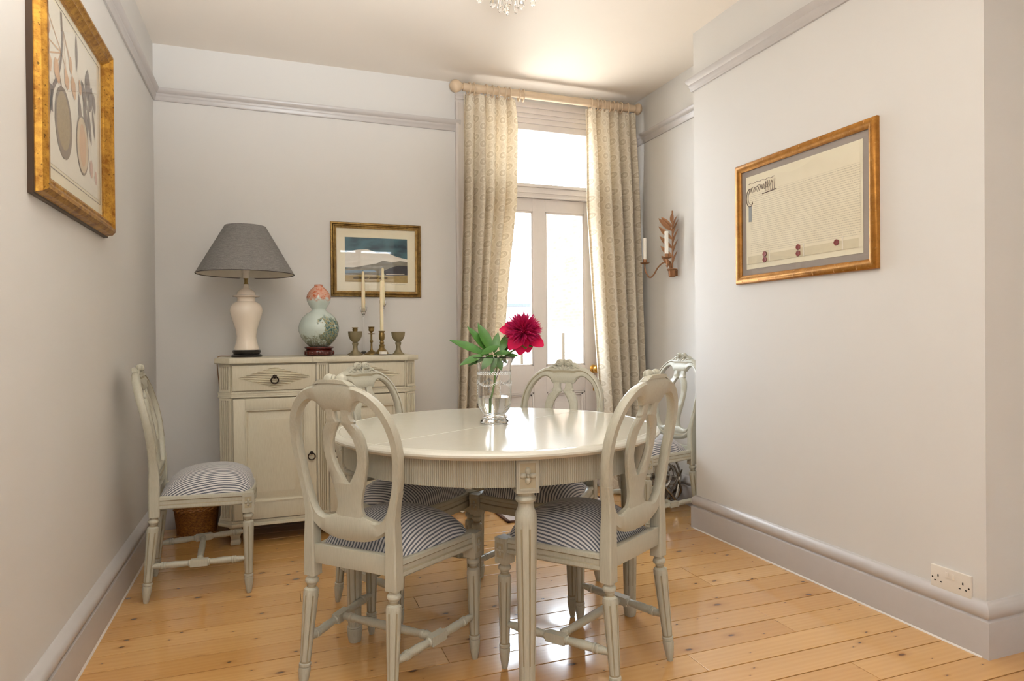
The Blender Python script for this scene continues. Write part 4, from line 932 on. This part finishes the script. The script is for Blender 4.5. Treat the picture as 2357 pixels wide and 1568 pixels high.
for i, (x, zz) in enumerate(((-.215, (-.168, -.196)), (.0, (-.163, -.192)), (.215, (-.172,)))):
    quad(x+.028, x+.034, -.207, -.150, .0098, r3, .0008).build('seal_ribbon', PAPER, RP, smooth=0)
    for z in zz: MB().lathe([(0, 0), (.013, 0), (.0135, .002), (.012, .004), (.006, .0035), (0, .003)], r3(x, z, .0094), 12, (-1, 0, 0), mod=lambda r, h, th: r*(1+.08*math.sin(5*th))).build('wax_seal', plain('red_wax', srgb(128, 42, 34), .4), RP)
quad(-ry+.038, ry-.038, -rz_+.038, rz_-.038, .0145, r3, .0015).build('glass_pane', PICPANE, RP, smooth=0)

# ------------------------------------------------------------------ curtains, pole, sconce
PY, PZ = 4.085, 2.728
pole = thing('curtain_pole', 'pale limed wood curtain pole with ball finials above the garden door', 'curtain pole', (1.8, PY, PZ))
MB().lathe([(0, -.625), (.026, -.625), (.026, .645), (0, .645)], (0, 0, 0), 24, (1, 0, 0)).build('pole', POLE, pole)
fp = [(0, 0), (.024, 0), (.026, .006), (.018, .010), (.018, .018), (.026, .024), (.036, .040), (.041, .058), (.036, .078), (.022, .092), (.010, .098), (0, .099)]
MB().lathe(fp, (-.615, 0, 0), 24, (-1, 0, 0)).build('finial', POLE, pole)
MB().lathe([(r, h*.72) for r, h in fp], (.635, 0, 0), 24, (1, 0, 0)).build('finial', POLE, pole)
for x in (-.52, .56): MB().lathe([(0, 0), (.035, 0), (.035, .012), (.016, .02), (.016, .12), (.030, .13), (.03, .15), (0, .15)], (x, YB-PY, 0), 18, (0, -1, 0)).build('bracket', POLE, pole)
for x in (-.585, -.555, -.470, -.425, -.385, -.335, -.305, -.235, -.205, .300, .345, .375, .405, .445, .475, .505, .535, .590):
    MB().torus((x, 0, -.008), .0375, .0048, (1, random.uniform(-.15, .15), 0), 24, 8).build('curtain_ring', POLE, pole)
def curtain(label, eL, eR, nf, ph, y0, cloth=2.0, hemout=.0, seed=1):
    rnd = random.Random(seed); zt, zb = PZ-.035, .012
    NU, NV = nf*14, 70; vs = []; uvs = []
    wd = [rnd.uniform(.55, 1.5) for _ in range(nf)]; cum = [0]
    for w_ in wd: cum.append(cum[-1]+w_)
    cum = [(c/cum[-1], float(i)) for i, c in enumerate(cum)]
    amps = [rnd.uniform(.7, 1.25) for _ in range(nf+2)]; offs = [rnd.uniform(-.12, .12) for _ in range(nf+2)]
    for j in range(NV+1):
        t = j/NV; z = zt+(zb-zt)*t
        xl, xr = lerp(eL, -z), lerp(eR, -z)
        for i in range(NU+1):
            s = i/NU; k = lerp(cum, s); ki = min(int(k), nf-1); am = amps[ki]*(1-(k-ki))+amps[ki+1]*(k-ki)
            A = (.024+.046*min(1, t*4)**.7)*am
            th = 2*PI*k+ph+.25*math.sin(t*3+k*1.3)+offs[ki]
            pinch = max(0, 1-t*16)
            y = y0-A*math.cos(th)-.012*math.cos(2*th+1)*min(1, t*3)+pinch*.012*math.cos(th*3)
            x = xl+(xr-xl)*(s+.30/nf*math.sin(th)*.6*(1-.4*pinch)*min(1, s*12, (1-s)*12))
            if t > .93: y -= hemout*((t-.93)/.07)**1.5
            vs.append((min(x, XA-.012), min(y, YB-.045 if x > DX1-.12 or x < DX0+.12 else YB-.01), z)); uvs.append((s*(eR[0][1]-eL[0][1])*cloth*1.25, z))
    fs = [(j*(NU+1)+i, j*(NU+1)+i+1, (j+1)*(NU+1)+i+1, (j+1)*(NU+1)+i) for j in range(NV) for i in range(NU)]
    m = MB().add(vs, fs); m.uv = uvs
    return m
CL = curtain('', [(-2.75, 1.182), (-2.0, 1.172), (-1.3, 1.152), (-.65, 1.128), (0, 1.05)], [(-2.75, 1.53), (-2.5, 1.546), (-2.0, 1.525), (-1.5, 1.465), (-1.1, 1.43), (-.6, 1.40), (0, 1.40)], 5, .4, 4.105, hemout=.14, seed=3)
c_ = CL.build('curtain', CURT, smooth=80); tag(c_, 'beige medallion-patterned curtain on the left of the garden door', 'curtain', 'medallion curtains at the garden door')
CR = curtain('', [(-2.75, 2.075), (-2.0, 2.09), (-1.33, 2.13), (-.7, 2.175), (0, 2.21)], [(-2.75, 2.455), (-2.0, 2.475), (-1.33, 2.493), (-.6, 2.515), (0, 2.52)], 5, 2.3, 4.095, hemout=.06, seed=8)
c_ = CR.build('curtain', CURT, smooth=80); tag(c_, 'beige medallion-patterned curtain on the right of the garden door, beside the sconce', 'curtain', 'medallion curtains at the garden door')

sc = thing('wall_sconce', 'antique copper leaf-spray wall sconce with two white candles in the alcove', 'sconce', (XA, 3.70, 1.50))
MB().lathe([(0, 0), (.020, 0), (.022, .004), (.026, .04), (.034, .048), (.034, .054), (.02, .056), (0, .05)], (-.036, 0, -.01), 18).box(-.03, 0, -.012, .012, -.002, .04).build('cup', RUSTG, sc)
MB().tube([(-.034, 0, .03), (-.030, 0, .2), (-.03, 0, .43)], .0055, 8).build('stem', RUSTG, sc)
def leaf3(m, base, d, nrm, L, W, bend=.0, fold=.25, n=7, mi=0, pw=.85):
    d = Vector(d).normalized(); nrm = Vector(nrm); nrm = (nrm-d*nrm.dot(d)).normalized(); s_ = d.cross(nrm); B = Vector(base); vs = []
    for i in range(n):
        t = i/(n-1); w = W*math.sin(PI*min(1, t*.96+.03))**pw*(1-.25*t); c = B+d*(L*t)+nrm*(bend*L*(t*t))
        vs += [c-s_*w+nrm*(w*fold), c, c+s_*w+nrm*(w*fold)]
    off = nrm*-.0012; N = len(vs); vs += [v+off for v in vs]; fs = []
    for i in range(n-1):
        for k in (0, 1):
            a = i*3+k; fs += [(a, a+1, a+4, a+3), (N+a+3, N+a+4, N+a+1, N+a)]
    for i in range(n-1):
        a = i*3; fs += [(a+3, N+a+3, N+a, a), (a+2, N+a+2, N+a+5, a+5)]
    fs += [(0, N, N+1, 1), (1, N+1, N+2, 2)]
    m.add(vs, fs, mi); return m
for i, (z, s_, L, a) in enumerate(((.09, 1, .12, 30), (.10, -1, .11, 30), (.15, 1, .13, 32), (.165, -1, .12, 28), (.21, 1, .14, 34), (.225, -1, .13, 30), (.27, 1, .15, 36), (.285, -1, .13, 30), (.325, 1, .15, 40), (.33, -1, .11, 26), (.35, 1, .12, 26), (.375, 0, .08, 0))):
    d = (-.42, .62, .70) if s_ > 0 else (-.10, -.5, .82) if s_ < 0 else (-.06, 0, 1)
    leaf3(MB(), (-.031, 0, z-.03), d, (-1, -.3, .2) if s_ >= 0 else (-1, .2, .2), L*.95, .018, -.10, .3).build('leaf', RUSTG, sc)
for (yy, xx, cz, lb, low) in ((.20, -.12, .105, 'c1', .0), (-.065, -.12, .112, 'c2', .05)):
    P = [(-.045, 0, .035), (-.05, yy*.10, .075), (-.055+xx*.1, yy*.25, .09), (xx*.5-.03, yy*.42, .06), (xx*.7-.02, yy*.6, low+.01), (xx*.9, yy*.82, low), (xx, yy*.98, low+.05), (xx, yy, cz-.008)]
    ar = MB().tube(smoothpts(P, 4), .0048, 8).build('arm', RUSTG, sc)
    MB().lathe([(0, 0), (.012, 0), (.03, .006), (.034, .010), (.03, .010), (.013, .006), (.0135, .012), (.0125, .034), (.0105, .034), (0, .02)], (xx, yy, cz-.012), 18).build('candle_cup', RUSTG, ar)
    MB().lathe([(0, 0), (.0125, 0), (.0125, .150), (.011, .152), (0, .152)], (xx, yy, cz+.016), 16).build('candle_sleeve', WAXW, ar)

# ------------------------------------------------------------------ flower vase on the table
VX, VY = .797, 2.374
gvz = thing('glass_vase', 'clear etched glass hurricane vase half filled with water on the round table', 'vase', (VX, VY, TZ))
outp = [(0, 0), (.050, 0), (.0535, .003), (.0545, .008), (.050, .013), (.046, .016), (.0465, .019), (.0505, .022), (.0495, .026), (.042, .030), (.041, .034)]
body = [(.047, .040), (.058, .055), (.0645, .075), (.0665, .10), (.0665, .14), (.0650, .18), (.0640, .205), (.0660, .225), (.0735, .243), (.0820, .252)]
prof = outp+body+[(.0815, .2545)]+[(r-.0028, h+.0008) for r, h in body[::-1]]+[(.036, .0375), (0, .036)]
MB().lathe([(r, h+.0006) for r, h in prof], seg=48).build('glass_body', GLASS, gvz)
wp = [(0, .0362), (.035, .0378)]+[(r-.0029, h+.0008) for r, h in body[:3]]+[(.0634, .098), (.0634, .1015), (0, .1012)]
MB().lathe(wp, seg=48).build('water', WATER, gvz)
et = MB()
def etl(th, z, L, ang, W=.0028):
    r = lerp([(0, .067), (.14, .067), (.18, .0655), (.21, .0645)], z); c = Vector((r*math.cos(th), r*math.sin(th), z)); n_ = Vector((math.cos(th), math.sin(th), 0)); t_ = Vector((-math.sin(th), math.cos(th), 0))
    d = t_*math.cos(ang)+Vector((0, 0, 1))*math.sin(ang); M = Matrix((d, n_.cross(d), n_)).transposed()
    et.ell(c+n_*.0004, L*.62, W*.72, .0008, M.to_quaternion(), 6, 4)
for i in range(44):
    th = 2*PI*i/44
    for s_ in (-1, 1): etl(th, .193+s_*.003, .009, s_*.6)
for k in range(4):
    for i in range(15):
        t = i/14; th = 2*PI*(k+t)/4; z = .165-.018*math.sin(PI*t)
        for s_ in (-1, 1): etl(th, z+s_*.002, .007, s_*.7+.0, .0022)
    for i in range(5): etl(2*PI*k/4, .155-.010*i, .008, PI/2+(.5 if i % 2 else -.5), .0026)
et.build('etched_garland', FROST, gvz)

pf = thing('peony', 'single crimson peony with green leaves standing in the glass vase', 'flower', (VX, VY, TZ))
CR_, CU = Vector((.9386, -.3445, 0)), Vector((0, 0, 1)); CF = Vector((.3445, .9386, 0))
def V(r_, z, f=0): return CR_*r_+CU*z+CF*f
stem = smoothpts([V(-.014, .041, -.012), V(-.012, .075, -.006), V(-.011, .10, 0), V(.0, .15, .004), V(.006, .19, .004), V(.018, .232, 0), V(.05, .262, -.004), V(.086, .285, -.006)], 4)
MB().tube(stem, [.0042 if i < 16 else .0036 for i in range(len(stem))], 8).build('stem', STEMG, pf)
br = smoothpts([V(.006, .165, .004), V(.025, .21, 0), V(.05, .262, -.01), V(.062, .285, -.012)], 4)
MB().tube(br, .0017, 6).build('stem', plain('red_stalk', srgb(96, 70, 56), .5), pf)
LV = [  # base, tip (right, up, toward-back), width
    ((-.03, .262, 0), (-.168, .330, .01), .019), ((-.02, .27, .01), (-.098, .378, .02), .016), ((-.01, .275, 0), (-.058, .388, .02), .020),
    ((.0, .27, 0), (.016, .352, .03), .014), ((.025, .27, 0), (.056, .352, .04), .015), ((.035, .265, .02), (.068, .345, .05), .013),
    ((-.04, .262, -.01), (-.128, .232, -.05), .015), ((-.03, .25, 0), (-.10, .226, -.02), .007), ((-.005, .262, -.01), (-.045, .212, -.05), .016),
    ((.01, .262, 0), (-.012, .19, -.03), .010), ((.0, .265, -.01), (.065, .275, -.03), .013), ((-.05, .265, -.01), (.02, .300, -.03), .016),
    ((.01, .25, .0), (.03, .205, -.02), .014), ((-.02, .262, 0), (-.07, .285, .03), .012), ((.04, .26, 0), (.09, .262, -.03), .009), ((.02, .255, 0), (.055, .232, .02), .012)]
for b, t, w in LV:
    w *= 1.25
    B, Tp = V(*b), V(*t); d = Tp-B; nn = CU*.7-CF*.7+CR_*.1
    leaf3(MB(), B, d, nn, d.length, w, -.10, .22, 8).build('leaf', LEAFG, pf, smooth=60)
for a, b in (((.004, .19, .004), (-.03, .262, 0)), ((.008, .20, .003), (.0, .265, 0)), ((.012, .215, 0), (.03, .262, 0)), ((-.03, .262, 0), (-.05, .265, -.01))):
    MB().tube([V(*a), (V(*a)+V(*b))/2+CU*.004, V(*b)], .0016, 6).build('stalk', STEMG, pf)
FC = V(.114, .352, -.006)
rnd = random.Random(5)
inner = MB()
for i in range(420):
    zz = 1-2*(i+.5)/420; ph = i*2.39996; rr = math.sqrt(1-zz*zz); d = Vector((rr*math.cos(ph), rr*math.sin(ph), zz))
    if d.z < -.75: continue
    L = .063+rnd.uniform(-.007, .008); dd = (d+Vector((rnd.uniform(-.22, .22), rnd.uniform(-.22, .22), rnd.uniform(-.05, .3)))).normalized()
    nn = dd.cross(Vector((rnd.uniform(-1, 1), rnd.uniform(-1, 1), rnd.uniform(-1, 1))))
    leaf3(inner, FC+d*.008, dd, nn, L, .0040+rnd.uniform(0, .0018), rnd.uniform(-.25, .25), .4, 5)
o = inner.build('inner_petals', PET2, pf, smooth=60); o['kind'] = 'stuff'
for (dr_, dz, df, L, W, bnd) in ((-.97, .22, -.15, .080, .028, .25), (-.80, .48, .1, .070, .024, .2), (-.62, -.60, -.45, .070, .034, .35), (-.2, -.95, -.3, .070, .034, .3), (.25, -.9, -.2, .062, .032, .3), (.85, -.62, -.1, .080, .028, -.2), (-.35, -.8, .5, .066, .026, .3), (.4, -.75, .55, .06, .026, .3)):
    d = CR_*dr_+CU*dz+CF*df
    leaf3(MB(), FC+d.normalized()*.012+CU*-.008, d, CF*-1+CU*.3, L, W, -bnd, .45, 9, pw=.5).build('outer_petal', PET1, pf, smooth=60)
for s_ in (-.4, .1, .5): leaf3(MB(), FC-CU*.042+CR_*(s_*.02), CR_*s_+CU*-.55-CF*.3, CU-CF, .036, .013, .3, .3, 5).build('sepal', STEMG, pf, smooth=60)

# ------------------------------------------------------------------ floor things, socket, chandelier
bk = thing('wicker_basket', 'brown wicker waste basket in the corner behind the left chair', 'basket', (-.415, 4.085, 0))
nst = 44; rings = []
for j in range(31):
    z = .004+.19*j/30; r = .098+.020*(j/30)
    rings.append([((r+.0028*math.cos(i*PI+ (j % 2)*PI))*math.cos(2*PI*i/(nst*2)), (r+.0028*math.cos(i*PI/1+(j % 2)*PI))*math.sin(2*PI*i/(nst*2)), z) for i in range(nst*2)])
inr = [[(.94*x, .94*y, z) for x, y, z in r_] for r_ in rings[::-5]]
MB().loops(rings+inr).build('woven_body', WICK, bk, smooth=60)
rm = MB()
for k, z in enumerate((.150, .158, .190, .197)):
    rr = .114 if k < 2 else .119
    rm.tube([((rr+.003*math.cos(i*1.3+k*PI))*math.cos(2*PI*i/72), (rr+.003*math.cos(i*1.3+k*PI))*math.sin(2*PI*i/72), z+.003*math.sin(i*1.3+k*PI)) for i in range(72)], .0055, 6, closed=True)
rm.tube([(.10*math.cos(2*PI*i/48), .10*math.sin(2*PI*i/48), .007) for i in range(48)], .006, 6, closed=True)
rm.build('braided_rim', WICK, bk, kind='stuff')

dm = thing('doormat', 'pale doormat with brown edging on the floorboards at the garden door', 'mat', (1.68, 3.83, 0))
MB().box(-.375, .375, -.2, .2, .0015, .011).build('pile', MAT_, dm, bevel=.003)
ed = MB()
for a, b, c, d in ((-.39, -.372, -.213, .213), (.372, .39, -.213, .213), (-.39, .39, -.213, -.198), (-.39, .39, .198, .213)): ed.box(a, b, c, d, .001, .012)
ed.build('edging', MATE, dm, bevel=.002)

sv = thing('log_basket', 'silver antler-branch openwork basket of logs on the alcove floor', 'basket', (2.325, 3.70, 0))
rnd = random.Random(12)
n = 11
for i in range(n):
    a = 2*PI*i/n; b = a+rnd.uniform(.4, .9); c = a-rnd.uniform(.2, .6)
    P = [(.10*math.cos(a), .10*math.sin(a), .012), (.165*math.cos(a+.1), .165*math.sin(a+.1), .05), (.175*math.cos(b), .175*math.sin(b), .13), (.185*math.cos(b+.25), .185*math.sin(b+.25), .20), (.155*math.cos(b+.3), .155*math.sin(b+.3), .265+rnd.uniform(-.03, .03))]
    br = MB().tube(smoothpts(P, 4), [.012-.0003*k for k in range(17)], 8).build('branch', SILV, sv)
    Q = [P[1], (.19*math.cos(c+.3), .19*math.sin(c+.3), .10), (.18*math.cos(c), .18*math.sin(c), .17), (.195*math.cos(c-.15), .195*math.sin(c-.15), .23)]
    MB().tube(smoothpts(Q, 4), [.010-.0004*k for k in range(13)], 8).build('twig', SILV, br)
MB().torus((0, 0, .012), .11, .010, n=30).build('foot_ring', SILV, sv)
MB().torus((0, 0, .16), .172, .008, n=36).build('hoop', SILV, sv)
for i, (x, y, z, a, L, r) in enumerate(((.012, -.040, .058, .3, .20, .036), (-.013, .041, .060, .3, .2, .038), (-.040, -.012, .132, 1.87, .19, .034), (.040, .012, .132, 1.87, .18, .034), (0, .0, .200, .3, .18, .032))):
    lg = thing('log', ('short birch log at the bottom front of the silver basket', 'birch log lying across the bottom of the silver basket', 'birch log in the middle layer of the silver basket, left', 'birch log in the middle layer of the silver basket, right', 'topmost birch log in the silver basket')[i], 'log', (2.325+x, 3.70+y, z), a, 'logs in the silver basket')
    MB().lathe([(0, -L/2), (r*.96, -L/2), (r, -L/2+.004), (r*1.02, 0), (r, L/2-.004), (r*.96, L/2), (0, L/2)], (0, 0, 0), 14, (1, 0, 0), mod=lambda rr, h, th: rr*(1+.03*math.sin(5*th+h*20))).build('bark', LOGM, lg)

so = thing('wall_socket', 'white double wall socket with two switches above the skirting', 'socket', (XR, 1.638, .2145))
MB().box(-.010, 0, -.074, .074, -.043, .043).build('plate', PLAST, so, bevel=.003)
for s_ in (-1, 1):
    MB().box(-.0125, -.010, s_*.012-.0055, s_*.012+.0055, .010, .030).build('rocker_switch', PLAST, so, bevel=.001)
    hl = MB(); c = s_*.045
    hl.box(-.0106, -.0098, c-.0022, c+.0022, .004, .0125).box(-.0106, -.0098, c-.0145, c-.0080, -.0135, -.0095).box(-.0106, -.0098, c+.0080, c+.0145, -.0135, -.0095)
    hl.build('socket_hole', HOLE, so)
    MB().lathe([(0, 0), (.003, 0), (.003, .0008), (0, .001)], (-.010, s_*.066, -.002), 10, (-1, 0, 0)).build('screw', DIRON, so)

cd = thing('chandelier', 'crystal drop chandelier hanging above the round table, only its lowest drops in view', 'chandelier', (.845, 2.31, 0))
MB().lathe([(0, 0), (.055, 0), (.055, .008), (.03, .025), (.008, .03), (0, .03)], (0, 0, HC), 24, (0, 0, -1)).build('ceiling_rose', GOLDK, cd)
MB().tube([(0, 0, HC-.02), (0, 0, 2.46)], .006, 8).lathe([(0, 2.41), (.02, 2.415), (.03, 2.44), (.015, 2.47), (.02, 2.50), (.012, 2.55), (0, 2.56)], seg=18).build('stem', GOLDK, cd)
for i in range(6):
    a = 2*PI*i/6+.3; c, s_ = math.cos(a), math.sin(a)
    ar = MB().tube(smoothpts([(.012*c, .012*s_, 2.45), (.06*c, .06*s_, 2.425), (.12*c, .12*s_, 2.44), (.17*c, .17*s_, 2.49), (.175*c, .175*s_, 2.53)], 4), .004, 8).build('arm', GOLDK, cd)
    MB().lathe([(0, 0), (.02, .003), (.028, .010), (.012, .012), (.011, .075), (0, .077)], (.175*c, .175*s_, 2.53), 16).build('candle_tube', WAXW, ar)
    for rr, zt, L, wd in ((.036, 2.400, .072, .0095), (.064, 2.395, .040, .0125), (.12, 2.43, .05, .010)):
        x, y = rr*c, rr*s_
        MB().tube([(x, y, zt+.03), (x, y, zt)], .0009, 5).lathe([(0, 0), (wd*.35, -.004), (wd*.3, -.010), (wd*.6, -L*.4), (wd, -L*.75), (wd*.7, -L*.93), (0, -L)], (x, y, zt), 8).build('crystal_drop', GLASS, ar)
MB().torus((0, 0, 2.428), .050, .003, n=30).build('lower_ring', GOLDK, cd)

# ------------------------------------------------------------------ outside the garden door
struct(MB().box(-12, 14, YB+.3, 45, -.25, -.16).build('ground_outside', PATIO))
struct(MB().box(1.1, 2.5, YB+.3, YB+1.1, -.16, -.02).build('step_outside', PATIO, bevel=.01))
bw = struct(MB().box(6.95, 7.3, 10.5, 17.0, -.16, 4.45).build('wall_outside', BRICK, smooth=0))
fe = thing('garden_fence', 'bleached horizontal board fence below the brick wall outside the door', 'fence', (5.2, 0, 0))
for k in range(9):
    MB().box(0, .022, 8.6, 14.8, -.16+.16*k, -.16+.16*k+.150).build('fence_board', FENCE, fe, bevel=.003)
for y in (9.1, 11.3, 13.5): MB().box(-.05, .0, y-.025, y+.025, -.16, 1.17).build('fence_post', POSTM, fe, bevel=.004)
hs = thing('house', 'low white rendered house with slate-grey roof far across the gardens', 'house', (8.9, 27, 0))
MB().box(-4, 4, 0, 6, -.2, 2.44).build('wall', RENDER, hs)
MB().prism([(-4.3, -.3), (4.3, -.3), (4.3, 6.3), (-4.3, 6.3)], 2.44, 2.56).build('roof', SLATE, hs)
for x in (-1.6, -.4, .8, 2.0):
    wn = MB().box(x-.35, x+.35, -.05, .02, .9, 1.75).build('window', WFRAME, hs)
    MB().box(x-.28, x+.28, -.06, -.04, .97, 1.68).build('window_pane', SLATE, wn)
tr = thing('bare_tree', 'slender bare tree rising behind the far white house', 'tree', (11.6, 36, 0))
rnd = random.Random(3); tm = MB().tube([(0, 0, -.2), (.05, 0, 2), (0, 0, 3.6), (.05, 0, 4.6)], [.12, .09, .05, .015], 7)
tm.build('trunk', BARK, tr)
for k in range(22):
    z = 1.8+2.6*k/22; a = k*2.4; L = .9*(1-k/30)
    MB().tube([(0, 0, z), (L*.5*math.cos(a), L*.5*math.sin(a), z+.3), (L*math.cos(a), L*math.sin(a), z+.8)], [.03, .02, .006], 5).build('branch', BARK, tr)
